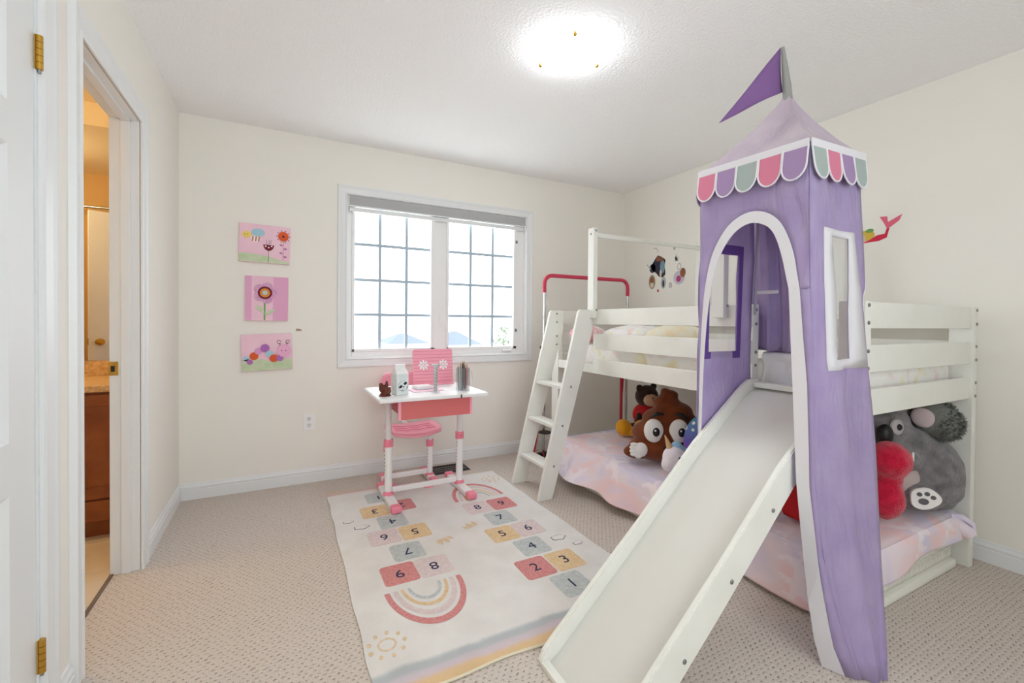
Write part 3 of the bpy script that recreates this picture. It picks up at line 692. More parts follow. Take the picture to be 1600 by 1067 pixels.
bm = B(); sheet(bm, [[lp(x, z) for x in LXS[2:6]] for z in LZS[5:10]]); mk('clear_window', bm, vinylm, tw)
# rear curtain falling onto the bed
bm = B(); rows = []
for i in range(15):
    z = 1.028 + (TZ - 1.028) * i / 14
    rows.append([Vector((1.985 + 0.02 * sin(q * 17 + z) * (1 - i / 20) + 0.01 * sin(q * 31) - 0.075 * (i / 14) ** 2, 1.115 + (1.35 - 1.115) * q, z)) for q in [k / 24 for k in range(25)]])
sheet(bm, rows); mk('rear_curtain', bm, purp, tw, smooth=True, solid=0.002)
bm = B(); rows = [[Vector((1.992 + 0.03 * k + 0.01 * sin(q * 13), 1.09 + 0.25 * q, 1.031 + 0.014 * max(0, sin(q * 9 + k)) * (k > 0))) for q in [j / 16 for j in range(17)]] for k in range(4)]
sheet(bm, rows); mk('curtain_hem', bm, purp, tw, smooth=True, solid=0.003)
# roof: concave tent with peak, white band, scalloped flaps
PK = Vector((1.742, 1.045, 2.035)); CN = [Vector((TX0 - 0.004, TY1 + 0.006, TZ + 0.012)), Vector((TX0 - 0.004, TY0 - 0.005, TZ - 0.002)), Vector((1.895, TY0 - 0.002, TZ + 0.008)), Vector((1.90, TY1 + 0.004, TZ + 0.008))]
bm = B(); rings = []
for i in range(13):
    t = i / 12; s = (1 - t) ** 1.25 * 0.95 + 0.05; zc = t
    ring = []
    for c in range(4):
        a, b = CN[c], CN[(c + 1) % 4]
        for k in range(8):
            p = a.lerp(b, k / 8); q = PK.copy(); e = p - PK
            x = Vector((PK.x + e.x * s, PK.y + e.y * s, p.z * (1 - zc) + PK.z * zc))
            sag = sin(pi * k / 8) * sin(pi * min(1, t * 1.15)) * 0.014
            ctr = Vector((PK.x, PK.y, x.z)); x = x + (ctr - x).normalized() * sag + Vector((0, 0, wob(x, 0.004, 14)))
            ring.append(bm.verts.new(x))
    rings.append(ring)
for a, b in zip(rings, rings[1:]):
    for k in range(32): bm.faces.new((a[k], a[(k + 1) % 32], b[(k + 1) % 32], b[k]))
bm.faces.new(rings[-1]); mk('roof', bm, mauve, tw, smooth=50)
bm = B()
for c in range(4):
    a, b = CN[c], CN[(c + 1) % 4]; n = Vector((0, 0, 1)).cross(b - a).normalized() * -1
    mid = (a + b) / 2; n = (mid - Vector((PK.x, PK.y, mid.z))); n.z = 0; n.normalize(); n *= 0.005
    sheet(bm, [[a + n + Vector((0, 0, 0.012)), b + n + Vector((0, 0, 0.012))], [a + n + Vector((0, 0, -0.014)), b + n + Vector((0, 0, -0.014))]])
mk('roof_band', bm, wtrim, tw, solid=0.003)
def flap(a, b, u0, u1, kind, n, ln=0.112):
    w = (b - a).length * (u1 - u0); P0 = a.lerp(b, u0); e = (b - a).normalized()
    pts = [(0.002, 0.0), (0.002, -ln * 0.55)] + [(w / 2 + (w / 2 - 0.002) * cos(t), -ln * 0.55 - ln * 0.45 * sin(t)) for t in [pi - pi * k / 10 for k in range(1, 10)]] + [(w - 0.002, -ln * 0.55), (w - 0.002, 0.0)]
    lean = random.uniform(0.0, 0.02)
    def P(x, z, o): return P0 + e * x + Vector((0, 0, z - 0.008)) + n * (o + 0.004 - z * (0.10 + lean * 4))
    bm = B(); bm.faces.new([bm.verts.new(P(x, z, 0)) for x, z in pts]); fo = mk('flap', bm, flapc[kind], tw, solid=0.002)
    bm = B(); cx, cz = w / 2, -ln * 0.45
    tube(bm, [P(x, z, 0.001) for x, z in pts], 0.0032, 6); mk('flap_edge', bm, wtrim, fo, smooth=True)
for c, pat in ((0, 'plgpl'), (1, 'gplg'), (2, 'pglpg'), (3, 'lgpl')):
    a, b = CN[c], CN[(c + 1) % 4]; mid = (a + b) / 2; n = Vector((mid.x - PK.x, mid.y - PK.y, 0)).normalized()
    n = Vector((round(n.x), round(n.y), 0))
    for k, ch in enumerate(pat): flap(a, b, k / len(pat), (k + 1) / len(pat), ch, n)
# flag and its sleeve on the peak
PT_ = Vector((1.712, 1.050, 2.215))
bm = B(); tube(bm, [PK + Vector((0, 0, -0.02)), PK.lerp(PT_, 0.2), PK.lerp(PT_, 0.6), PT_], [0.017, 0.015, 0.011, 0.006], 10); mk('flag_sleeve', bm, M('grey_sleeve', (150, 150, 146), 0.85), tw, smooth=True)
bm = B(); fd = Vector((-0.887, 0.4624, 0)); rows = []
FT, FB, FP = PT_ + fd * 0.008, PK + Vector((0, 0, 0.02)) + fd * 0.014, PK + fd * 0.262 + Vector((0, 0, -0.105))
for i in range(13):
    t = i / 12; rows.append([(FT.lerp(FP, t)).lerp(FB.lerp(FP, t), q) + Vector((0.4624, 0.887, 0)) * 0.014 * sin(t * 7 + q * 2) * (1 - t * 0.5) for q in (0, 0.25, 0.5, 0.75, 1)])
sheet(bm, rows); bmesh.ops.remove_doubles(bm, verts=bm.verts, dist=1e-4); mk('flag', bm, flagm, tw, smooth=True, solid=0.002)
# inner poles
for p, q in (((1.885, 1.262, 1.19), (1.89, 1.255, TZ)), ((1.885, 0.885, 1.19), (1.88, 0.885, TZ)), ((1.575, 1.262, 1.50), (1.575, 1.262, TZ)), ((1.575, 0.88, 1.58), (1.575, 0.88, TZ))):
    bm = B(); tube(bm, [p, q], 0.005, 8); mk('pole', bm, M('grey_pole', (160, 160, 166), 0.5), tw, smooth=True)
bm = B(); tube(bm, [(1.895, 1.262, 1.29), (1.90, 1.17, 1.29)], 0.008, 8); mk('cross_strap', bm, wtrim, tw)

# ------------------------------------------------------------------ mattresses and bedding
def sheetmat(name, stops, scale, base=None):
    mt = bpy.data.materials.new(name); mt.use_nodes = True; nt = mt.node_tree; N_ = nt.nodes; L = nt.links; b = N_['Principled BSDF']
    b.inputs['Roughness'].default_value = 0.85; b.inputs['Specular IOR Level'].default_value = 0.15; b.inputs['Sheen Weight'].default_value = 0.25
    tc = N_.new('ShaderNodeTexCoord'); n = N_.new('ShaderNodeTexNoise'); n.inputs['Scale'].default_value = scale; n.inputs['Detail'].default_value = 2.5; n.inputs['Distortion'].default_value = 0.8
    L.new(tc.outputs['Object'], n.inputs['Vector']); rp = N_.new('ShaderNodeValToRGB')
    while len(rp.color_ramp.elements) < len(stops): rp.color_ramp.elements.new(0.5)
    for e, (p, c) in zip(rp.color_ramp.elements, stops): e.position = p; e.color = lin(c)
    L.new(n.outputs['Fac'], rp.inputs['Fac'])
    at = N_.new('ShaderNodeAttribute'); at.attribute_name = 'print'
    mx = N_.new('ShaderNodeMix'); mx.data_type = 'RGBA'; L.new(at.outputs['Fac'], mx.inputs[0]); L.new(rp.outputs[0], mx.inputs[6]); mx.inputs[7].default_value = lin((244, 234, 240)); L.new(mx.outputs[2], b.inputs['Base Color'])
    n2 = N_.new('ShaderNodeTexNoise'); n2.inputs['Scale'].default_value = 420; L.new(tc.outputs['Object'], n2.inputs['Vector'])
    bp = N_.new('ShaderNodeBump'); bp.inputs['Strength'].default_value = 0.25; bp.inputs['Distance'].default_value = 0.004; L.new(n2.outputs['Fac'], bp.inputs['Height']); L.new(bp.outputs[0], b.inputs['Normal'])
    return mt
fleece = sheetmat('pastel_fleece', [(0.28, (204, 198, 226)), (0.40, (222, 214, 232)), (0.50, (236, 222, 230)), (0.60, (242, 210, 212)), (0.72, (222, 214, 234))], 2.8)
floral = sheetmat('pastel_sheet', [(0.30, (240, 214, 206)), (0.42, (244, 242, 240)), (0.55, (246, 245, 243)), (0.64, (240, 236, 206)), (0.74, (232, 200, 178))], 7.0)
def quilt():
    mt = M('mattress_quilt', (228, 228, 218), 0.85); nt = mt.node_tree; tc = nt.nodes.new('ShaderNodeTexCoord')
    w = nt.nodes.new('ShaderNodeTexWave'); w.bands_direction = 'Z'; w.inputs['Scale'].default_value = 8; nt.links.new(tc.outputs['Object'], w.inputs['Vector'])
    w2 = nt.nodes.new('ShaderNodeTexWave'); w2.bands_direction = 'X'; w2.inputs['Scale'].default_value = 14; nt.links.new(tc.outputs['Object'], w2.inputs['Vector'])
    ad = nt.nodes.new('ShaderNodeMath'); ad.operation = 'ADD'; nt.links.new(w.outputs['Fac'], ad.inputs[0]); nt.links.new(w2.outputs['Fac'], ad.inputs[1])
    bp = nt.nodes.new('ShaderNodeBump'); bp.inputs['Strength'].default_value = 0.45; bp.inputs['Distance'].default_value = 0.01
    nt.links.new(ad.outputs[0], bp.inputs['Height']); nt.links.new(bp.outputs[0], nt.nodes['Principled BSDF'].inputs['Normal']); return mt
quiltm = quilt()
lm = thing('floor_mattress', 'white quilted mattress on the carpet under the loft bed', 'mattress', (2.36, 1.86, 0))
bm = B(); box(bm, 1.885, 2.850, 0.893, 2.84, 0.040, 0.245, 0.022, 3); mk('mattress_body', bm, quiltm, lm, smooth=40)
bm = B(); box(bm, 1.872, 2.862, 0.880, 2.85, 0.0, 0.042, 0.012, 2); mk('base_cover', bm, M('white_base_cover', (236, 236, 228), 0.8), lm, smooth=40)
for z in (0.105, 0.185):
    bm = B(); tube(bm, [(1.90, 0.891, z), (2.84, 0.891, z)], 0.004, 6); mk('seam', bm, quiltm, lm, smooth=True)
# fleece blanket: lies on top, hangs over the room side, over the near end
UNI = [(-.50, .02), (-.38, .13), (-.30, .02), (-.22, .12), (.0, .10), (.14, .17), (.20, .34), (.30, .42), (.44, .58), (.36, .36), (.48, .28), (.46, .22), (.33, .24), (.28, .05), (.42, -.06), (.36, -.22), (.30, -.10), (.18, -.10), (.12, -.32), (.05, -.32), (.04, -.10), (-.14, -.08), (-.22, -.20), (-.14, -.36), (-.22, -.38), (-.32, -.18), (-.30, -.02), (-.42, -.06)]
def inpoly(x, y, P):
    c = False; j = len(P) - 1
    for i in range(len(P)):
        if (P[i][1] > y) != (P[j][1] > y) and x < (P[j][0] - P[i][0]) * (y - P[i][1]) / (P[j][1] - P[i][1]) + P[i][0]: c = not c
        j = i
    return c
bm = B(); EH, SH, WTOP, LTOP = 0.125, 0.245, 0.985, 1.975     # end hang, side hang, top width, top length
NU, NV = 210, 130; uv = []
rows = []
for i in range(NU + 1):
    u = -EH + (LTOP + EH) * i / NU; row = []
    for k in range(NV + 1):
        v = (WTOP + SH) * k / NV
        x = 2.862 - min(v, WTOP); y = 0.874 + max(u, 0); z = 0.262
        hs = max(0, v - WTOP); he = max(0, -u)
        fl = interp([(0.8, 0.006), (1.4, 0.010), (1.9, 0.05), (2.55, 0.15), (2.85, 0.11)], y)
        if hs > 0:
            t = hs / SH; x = 1.877 - 0.018 * sin(min(1, t * 3) * pi / 2) - fl * t ** 1.3 - (0.012 + fl * 0.15) * t * sin(y * 13 + 1.5 * sin(y * 3)); z = 0.262 - hs * (1 - 0.35 * min(1, fl / 0.15) * t)
            z = max(z, 0.008 + 0.01 * (1 + sin(y * 9)))
        if he > 0:
            t = he / EH; y = 0.874 - 0.012 * sin(min(1, t * 3) * pi / 2) - 0.010 * t * sin(x * 12); z = min(z, 0.262 - he + 0.02 * t * sin(x * 5 + 1))
        if hs <= 0 and he <= 0:
            e = min(1, (WTOP - v) / 0.03, (u + 0.001) / 0.03); z -= 0.010 * (1 - max(0, e)) ** 2
            z += 0.004 * mnoise.noise(Vector((x * 4, y * 4, 0))) + 0.006 * max(0, mnoise.noise(Vector((x * 3 + y * 5, y * 2 - x * 4, 3))))
        row.append(bm.verts.new((x, y, z))); uv.append((u, v))
    rows.append(row)
for a, b in zip(rows, rows[1:]):
    for k in range(NV): bm.faces.new((a[k], a[k + 1], b[k + 1], b[k]))
UN = [(0.02, .14, .19, 0.5), (-0.02, .42, .19, 0.3), (0.16, 1.12, .2, -1.5), (0.5, 1.05, .2, -1.8), (0.95, 1.08, .2, -1.6), (1.3, .95, .2, -1.2), (1.22, 0.72, .19, -1.9), (1.62, .80, .19, -1.5), (1.75, 1.07, .2, -1.4), (.85, .7, .19, -1.6), (1.5, .45, .19, -2.2), (.45, .6, .2, -1.2), (.25, .85, .2, -.8), (.6, .2, .2, .4), (1.9, .6, .19, -1.7), (1.05, .35, .2, -2.4), (1.55, 1.16, .16, -1.1)]
vals = []
for u, v in uv:
    val = 0.0
    for cu, cv, s, a in UN:
        du, dv = (u - cu) / (s * 1.2), (v - cv) / (s * 1.2)
        if du * du + dv * dv < 0.5:
            X_, Y_ = du * cos(a) - dv * sin(a), du * sin(a) + dv * cos(a)
            if inpoly(X_, Y_, UNI): val = 0.75; break
    vals.append(val)
blk = mk('fleece_blanket', bm, fleece, smooth=60, solid=0.006)
at = blk.data.attributes.new('print', 'FLOAT', 'POINT'); at.data.foreach_set('value', vals)
tag(blk, 'pink and lilac fleece blanket with unicorn print on the floor mattress', 'blanket')
bm = B()
tube(bm, [(2.80, 0.900, 0.235), (2.835, 0.865, 0.205), (2.86, 0.838, 0.176)], [0.028, 0.030, 0.030], 14)
tube(bm, [(2.78, 0.885, 0.262), (2.85, 0.862, 0.248), (2.89, 0.838, 0.215), (2.892, 0.83, 0.165)], [0.012, 0.014, 0.012, 0.009], 10); mk('rolled_corner', bm, fleece, blk, smooth=True)

# upper bed
um = thing('upper_mattress', 'white mattress with pastel sheet inside the loft bed rails', 'mattress', (2.43, 1.9, 0.83))
bm = B(); box(bm, PX0 + 0.085, PX1 - 0.05, PY0 + 0.075, PY1 - 0.10, 0.832, 0.985, 0.04, 4); mk('mattress_body', bm, floral, um, smooth=True)
bm = B(); rows = []
satin = M('white_satin', (236, 236, 236), 0.28, spec=0.6)
for i in range(49):
    q = i / 48; row = []
    for k in range(31):
        t = k / 30; x = 1.975 + 0.03 * min(1, t * 2) + 0.24 * max(0, t - 0.5)
        z = 0.846 + 0.176 * sin(min(1, t * 1.9) * pi / 2) + 0.006 * mnoise.noise(Vector((q * 9, t * 5, 1)))
        row.append(Vector((x + 0.026 * mnoise.noise(Vector((q * 4 + t * 4, t * 4 - q * 5, 2))) - 0.01 * sin(pi * q), 0.955 + 0.335 * q, z)))
    rows.append(row)
sheet(bm, rows); mk('satin_edge', bm, satin, um, smooth=True, solid=0.004)
def pillow(name, c, rx, ry, rz_, a, mat, label, cat='pillow', amp=0.012, tilt=0.0):
    bm = B(); T = Matrix.Translation(c) @ rotz(a) @ Matrix.Rotation(tilt, 4, 'Y')
    g = bmesh.ops.create_uvsphere(bm, u_segments=36, v_segments=18, radius=1)['verts']
    for v in g:
        x, y, z = v.co; s = 1 / max(1e-6, (abs(x) ** 4 + abs(y) ** 4) ** 0.25 / max(1e-6, sqrt(x * x + y * y))) if x * x + y * y > 1e-9 else 1
        p = Vector((x * s * rx, y * s * ry, z * rz_)); p += p.normalized() * amp * mnoise.noise(p * 9 + Vector(c) * 3); v.co = T @ p
    return tag(mk(name, bm, mat, smooth=True), label, cat)
pillow('bed_pillow', (2.36, 2.475, 1.064), 0.22, 0.23, 0.070, 0.1, floral, 'puffy pastel pillow heaped on the upper bunk towards the window')
cream = sheetmat('cream_sheet', [(0.3, (246, 228, 190)), (0.45, (246, 238, 212)), (0.6, (244, 240, 226)), (0.72, (238, 214, 150))], 8.0)
pillow('bed_cushion', (2.30, 2.075, 1.066), 0.20, 0.12, 0.072, -0.15, cream, 'cream yellow patterned cushion beside the pastel pillow on the upper bunk', 'cushion')
pinkp = sheetmat('pink_white_print', [(0.3, (226, 120, 132)), (0.46, (240, 190, 196)), (0.56, (244, 240, 240)), (0.7, (206, 222, 220))], 9.0)
pillow('end_pillow', (2.11, 2.775, 1.060), 0.15, 0.075, 0.065, 0.0, pinkp, 'pink and white printed pillow behind the ladder on the upper bunk')

# ------------------------------------------------------------------ soft toys on the floor mattress
BT = 0.272
def eyes(root, spots, white, black, dirv, rw, rb):
    pass
fur = M('koala_grey_fur', (138, 134, 136), 0.95, c2=(104, 101, 104), nscale=22, bump=0.9, bscale=130, sheen=0.3, spec=0.05)
furl = M('koala_pale_belly', (196, 180, 176), 0.95, bump=0.6, bscale=180, spec=0.05)
def toy(name, label, loc): return thing(name, label, 'soft toy', loc)
ko = toy('koala_plush', 'big grey plush koala with a white paw pad under the bed end', (2.68, 1.03, BT))
bm = B()
ball(bm, (2.735, 1.00, 0.455), (0.165, 0.18, 0.185), 28); ball(bm, (2.575, 1.115, 0.665), (0.17, 0.155, 0.125), 28)
ball(bm, (2.76, 0.935, 0.40), (0.12, 0.105, 0.125), 24)
ball(bm, (2.58, 0.975, 0.53), (0.10, 0.055, 0.052), 20, rotz(0.5)); ball(bm, (2.68, 0.99, 0.58), (0.10, 0.09, 0.08), 20)
ball(bm, (2.575, 0.935, 0.375), (0.075, 0.062, 0.068), 20); ball(bm, (2.66, 0.93, 0.35), (0.08, 0.06, 0.06), 20)
mk('body', remesh(bm, 0.012, 6, 0.006, 22), fur, ko, smooth=True)
bm = B(); ball(bm, (2.575, 1.02, 0.43), (0.10, 0.10, 0.11), 22); mk('belly', bm, furl, ko, smooth=True)
EARC = Vector((2.735, 0.925, 0.705)); EARR = (0.052, 0.100, 0.088); Re = Matrix.Rotation(0.45, 3, 'X')
bm = B(); ball(bm, EARC, EARR, 22, Re); ear = mk('ear', bm, M('koala_ear_fur', (128, 130, 124), 0.95, bump=0.9, bscale=120, spec=0.05), ko, smooth=True)
bm = B(); rr = random.Random(11)
for k in range(1500):
    a = rr.uniform(0, 2 * pi); b = math.acos(rr.uniform(-1, 1)); n = Vector((sin(b) * cos(a), sin(b) * sin(a), cos(b)))
    lc = Vector((n.x * EARR[0], n.y * EARR[1], n.z * EARR[2]))
    if n.x < -0.3 and lc.y > -0.03: continue
    p = EARC + Re @ lc; nn = (Re @ Vector((n.x / EARR[0], n.y / EARR[1], n.z / EARR[2]))).normalized(); u, w = axes(nn)
    tip = p + nn * rr.uniform(0.008, 0.02) + u * rr.uniform(-.01, .01) + w * rr.uniform(-.01, .01)
    bm.faces.new([bm.verts.new(q) for q in (p + u * 0.003, p - u * 0.003, tip)])
    bm.faces.new([bm.verts.new(q) for q in (p + w * 0.003, p - w * 0.003, tip)])
fz = mk('ear_fluff', bm, ear.data.materials[0], ear); fz['kind'] = 'stuff'
bm = B(); ball(bm, (2.688, 0.955, 0.715), (0.012, 0.048, 0.045), 16, Re); mk('inner_ear', bm, M('pinkish_ear', (206, 190, 192), 0.9), ear, smooth=True)
bm = B(); ball(bm, (2.40, 1.10, 0.75), (0.08, 0.045, 0.07), 18); mk('ear', bm, ear.data.materials[0], ko, smooth=True)
EYE = Vector((2.497, 0.978, 0.685))
ed = Vector((-0.25, -0.95, 0.1)).normalized(); Te = Matrix.Translation(EYE) @ Vector((0, 0, 1)).rotation_difference(ed).to_matrix().to_4x4()
bm = B(); lathe(bm, [(0, 0.012), (0.02, 0.010), (0.034, 0.004), (0.036, -0.004)], (0, 0, 0), 20, T=Te); e1 = mk('eye_patch', bm, M('grey_white_felt', (178, 174, 174), 0.8), ko, smooth=True)
bm = B(); ball(bm, EYE + ed * 0.004, 0.0165, 14); mk('pupil', bm, blackm, e1, smooth=True)
bm = B(); ball(bm, (2.405, 0.985, 0.66), (0.034, 0.03, 0.046), 18); mk('nose', bm, blackm, ko, smooth=True)
# paw pad
PC = Vector((2.535, 0.893, 0.383)); pd = Vector((-0.70, -0.71, 0.05)).normalized(); Tp = Matrix.Translation(PC) @ Vector((0, -1, 0)).rotation_difference(pd).to_matrix().to_4x4()
bm = B(); prism(bm, [(0.056 * cos(t) * (1 + 0.10 * cos(3 * t)), 0.047 * sin(t) * (1 + 0.08 * sin(2 * t))) for t in [2 * pi * k / 28 for k in range(28)]], 0.012, Tp); pad = mk('paw_pad', bm, M('white_felt', (232, 230, 228), 0.85), ko)
gf = M('grey_felt', (96, 94, 98), 0.85)
for cx, cz, rx, rz_ in ((-0.006, -0.012, 0.019, 0.014), (-0.020, 0.018, 0.010, 0.009), (0.008, 0.022, 0.010, 0.009), (0.030, 0.008, 0.010, 0.009)):
    bm = B(); prism(bm, circ(cx, cz, rx, rz_, 16), 0.0145, Tp); mk('paw_bean', bm, gf, pad)

rd = toy('red_plush', 'fluffy crimson plush toy held in front of the grey koala', (2.47, 0.965, BT))
redf = M('crimson_fur', (208, 28, 66), 0.95, c2=(188, 16, 50), nscale=40, bump=0.8, bscale=150, sheen=0.4, spec=0.05)
bm = B(); ball(bm, (2.385, 0.975, 0.385), (0.070, 0.075, 0.095), 22); ball(bm, (2.385, 0.96, 0.555), (0.080, 0.082, 0.082), 22); ball(bm, (2.39, 0.96, 0.47), (0.05, 0.05, 0.05), 16)
mk('body', remesh(bm, 0.008, 4, 0.004, 40), redf, rd, smooth=True)
bm = B(); box(bm, 2.462, 2.476, 0.905, 0.911, 0.55, 0.592, 0.003); mk('white_tag', bm, M('white_felt', (232, 230, 228), 0.85), rd)

brn = M('brown_plush', (122, 62, 30), 0.85, c2=(108, 52, 24), nscale=12, bump=0.25, bscale=200, sheen=0.3, spec=0.1)
sw = toy('swirl_plush', 'brown swirl shaped plush with large white eyes on the blanket', (2.20, 1.98, BT))
bm = B(); C0 = Vector((2.145, 2.03, 0))
fdir = Vector((-0.62, -0.78, 0)).normalized(); sdir = Vector((-fdir.y, fdir.x, 0))   # towards the viewer side, and sideways (to the right in view)
sdir = Vector((0.78, -0.62, 0)).normalized()
def sp(s, f, z): return C0 + sdir * s + fdir * f + Vector((0, 0, z))
RS = Matrix((tuple(sdir), tuple(-fdir), (0, 0, 1))).transposed()
for s, f, z, a, b, c in ((0, 0, 0.368, 0.215, 0.13, 0.088), (0, 0, 0.46, 0.200, 0.125, 0.09), (0.03, 0, 0.545, 0.165, 0.11, 0.085), (0.06, 0, 0.60, 0.11, 0.095, 0.06), (0.01, 0, 0.655, 0.085, 0.075, 0.042), (0.03, 0, 0.70, 0.055, 0.05, 0.032), (0.005, 0.0, 0.722, 0.028, 0.028, 0.02)):
    ball(bm, sp(s, f, z), (a, b, c), 24, RS)
ball(bm, sp(-0.16, 0.02, 0.335), (0.09, 0.05, 0.045), 16, RS)
mk('body', remesh(bm, 0.010, 3), brn, sw, smooth=True)
wf = M('white_felt', (232, 230, 228), 0.85)
for s, z, a in ((-0.075, 0.495, 0.0), (0.072, 0.50, 0.0)):
    bm = B(); ball(bm, sp(s, 0.112, z), (0.058, 0.022, 0.072), 20, RS); e = mk('eye', bm, wf, sw, smooth=True)
    bm = B(); ball(bm, sp(s + 0.012, 0.130, z - 0.004), (0.022, 0.010, 0.028), 16, RS); mk('pupil', bm, blackm, e, smooth=True)
    bm = B(); ball(bm, sp(s + 0.007, 0.139, z + 0.006), 0.006, 8); mk('glint', bm, wf, e, smooth=True)
for s, a in ((-0.06, 0.35), (0.085, -0.4)):
    bm = B(); tube(bm, [sp(s - 0.04, 0.108, 0.585 - 0.04 * sin(a)), sp(s, 0.120, 0.600), sp(s + 0.04, 0.108, 0.585 + 0.04 * sin(a))], [0.006, 0.012, 0.007], 10); mk('eyebrow', bm, blackm, sw, smooth=True)
bm = B(); ball(bm, sp(0.05, 0.105, 0.385), (0.085, 0.035, 0.038), 18, RS); mo = mk('mouth', bm, blackm, sw, smooth=True)
bm = B(); ball(bm, sp(0.07, 0.125, 0.372), (0.05, 0.02, 0.016), 14, RS); mk('tongue', bm, M('red_felt', (206, 40, 60), 0.8), mo, smooth=True)
def mitt(c, name):
    bm = B(); ball(bm, c, (0.042, 0.022, 0.045), 16, RS)
    for k in range(4): ball(bm, c + sdir * (-0.040 - 0.006 * (k in (1, 2))) + Vector((0, 0, 0.032 - 0.021 * k)) + fdir * 0.004, (0.024, 0.013, 0.0115), 12, RS)
    ball(bm, c + sdir * (-0.015) + Vector((0, 0, -0.042)) + fdir * 0.006, (0.020, 0.013, 0.013), 12, RS)
    mk('mitten', remesh(bm, 0.005, 1), wf, sw, smooth=True)
mitt(sp(-0.150, 0.115, 0.375), 'a')

# plain teddy bear (generic stand-in) behind the brown plush
tb = toy('teddy_bear', 'seated teddy bear in a red jumper with yellow slippers', (2.60, 2.68, BT))
bf = M('dark_brown_fur', (66, 48, 42), 0.95, bump=0.5, bscale=160, sheen=0.3, spec=0.05); tan = M('tan_fur', (222, 186, 160), 0.9, bump=0.3, bscale=180, spec=0.05)
bm = B()
for c, r in (((2.63, 2.70, 0.375), (0.085, 0.08, 0.105)), ((2.645, 2.69, 0.555), (0.098, 0.088, 0.090)), ((2.565, 2.69, 0.625), (0.032, 0.018, 0.032)), ((2.72, 2.69, 0.63), (0.032, 0.018, 0.032)),
             ((2.54, 2.66, 0.36), (0.033, 0.033, 0.08)), ((2.72, 2.67, 0.37), (0.033, 0.033, 0.08)), ((2.49, 2.65, 0.318), (0.10, 0.05, 0.045)), ((2.56, 2.60, 0.318), (0.08, 0.06, 0.045))): ball(bm, c, r, 18)
mk('body', remesh(bm, 0.009, 3), bf, tb, smooth=True)
bm = B(); ball(bm, (2.63, 2.695, 0.405), (0.098, 0.093, 0.095), 22); mk('jumper', bm, M('red_cotton', (196, 30, 40), 0.85), tb, smooth=True)
bm = B(); ball(bm, (2.615, 2.615, 0.535), (0.064, 0.045, 0.050), 18); mz = mk('muzzle', bm, tan, tb, smooth=True)
bm = B(); ball(bm, (2.602, 2.569, 0.555), (0.016, 0.011, 0.012), 12); mk('nose', bm, blackm, mz, smooth=True)
for x in (2.585, 2.655):
    bm = B(); ball(bm, (x, 2.607, 0.592), 0.010, 10); mk('eye', bm, blackm, tb, smooth=True)
ylw = M('yellow_plush', (232, 164, 34), 0.9, bump=0.3, bscale=180, sheen=0.3, spec=0.1)
for x, y in ((2.36, 2.64), (2.47, 2.56)):
    bm = B(); ball(bm, (x, y, 0.338), (0.060, 0.064, 0.066), 18); ball(bm, (x + 0.045, y - 0.055, 0.312), (0.038, 0.045, 0.040), 16)
    mk('slipper', remesh(bm, 0.008, 3), ylw, tb, smooth=True)

# unicorn plush and dotted cushion, half hidden by the slide
un = toy('unicorn_plush', 'white plush unicorn with a tan horn behind the slide', (2.0, 1.72, BT))
wpl = M('white_plush', (232, 226, 234), 0.9, bump=0.3, bscale=180, sheen=0.3, spec=0.1)
bm = B(); ball(bm, (2.02, 1.70, 0.358), (0.11, 0.075, 0.08), 22); ball(bm, (1.945, 1.765, 0.40), (0.065, 0.06, 0.068), 20); ball(bm, (1.905, 1.765, 0.37), (0.042, 0.04, 0.04), 16)
for x, y in ((1.96, 1.65), (2.08, 1.65), (1.96, 1.74), (2.08, 1.74)): ball(bm, (x, y, 0.31), (0.03, 0.03, 0.04), 12)
mk('body', remesh(bm, 0.008, 3), wpl, un, smooth=True)
bm = B(); tube(bm, [(1.925, 1.775, 0.452), (1.905, 1.795, 0.525)], [0.020, 0.003], 12); mk('horn', bm, M('tan_felt', (206, 172, 130), 0.85), un, smooth=True)
bm = B(); ball(bm, (1.925, 1.706, 0.412), (0.009, 0.006, 0.012), 10); mk('eye', bm, M('navy_felt', (28, 30, 60), 0.6), un, smooth=True)
bm = B()
for k in range(6): ball(bm, (1.962 + 0.016 * k, 1.765 - 0.003 * k, 0.462 - 0.012 * k), (0.028, 0.03, 0.03), 12)
mk('mane', remesh(bm, 0.008, 2), M('sky_blue_plush', (150, 190, 220), 0.9, bump=0.3, bscale=180, spec=0.1), un, smooth=True)
def dotmat():
    mt = M('dotted_rainbow', (120, 110, 200), 0.85); nt = mt.node_tree; tc = nt.nodes.new('ShaderNodeTexCoord'); sp_ = nt.nodes.new('ShaderNodeSeparateXYZ'); nt.links.new(tc.outputs['Object'], sp_.inputs[0])
    mr = nt.nodes.new('ShaderNodeMapRange'); mr.inputs[1].default_value = 0.0; mr.inputs[2].default_value = 0.36; nt.links.new(sp_.outputs[2], mr.inputs[0])
    rp = nt.nodes.new('ShaderNodeValToRGB'); rp.color_ramp.elements[0].color = lin((214, 90, 170)); rp.color_ramp.elements[1].color = lin((70, 160, 180)); e = rp.color_ramp.elements.new(0.5); e.color = lin((112, 96, 190)); nt.links.new(mr.outputs[0], rp.inputs[0])
    vo = nt.nodes.new('ShaderNodeTexVoronoi'); vo.inputs['Scale'].default_value = 24; vo.inputs['Randomness'].default_value = 0.15; nt.links.new(tc.outputs['Object'], vo.inputs['Vector'])
    lt = nt.nodes.new('ShaderNodeMath'); lt.operation = 'LESS_THAN'; lt.inputs[1].default_value = 0.30; nt.links.new(vo.outputs['Distance'], lt.inputs[0])
    mx = nt.nodes.new('ShaderNodeMix'); mx.data_type = 'RGBA'; nt.links.new(lt.outputs[0], mx.inputs[0]); nt.links.new(rp.outputs[0], mx.inputs[6]); mx.inputs[7].default_value = lin((238, 236, 244)); nt.links.new(mx.outputs[2], nt.nodes['Principled BSDF'].inputs['Base Color']); return mt
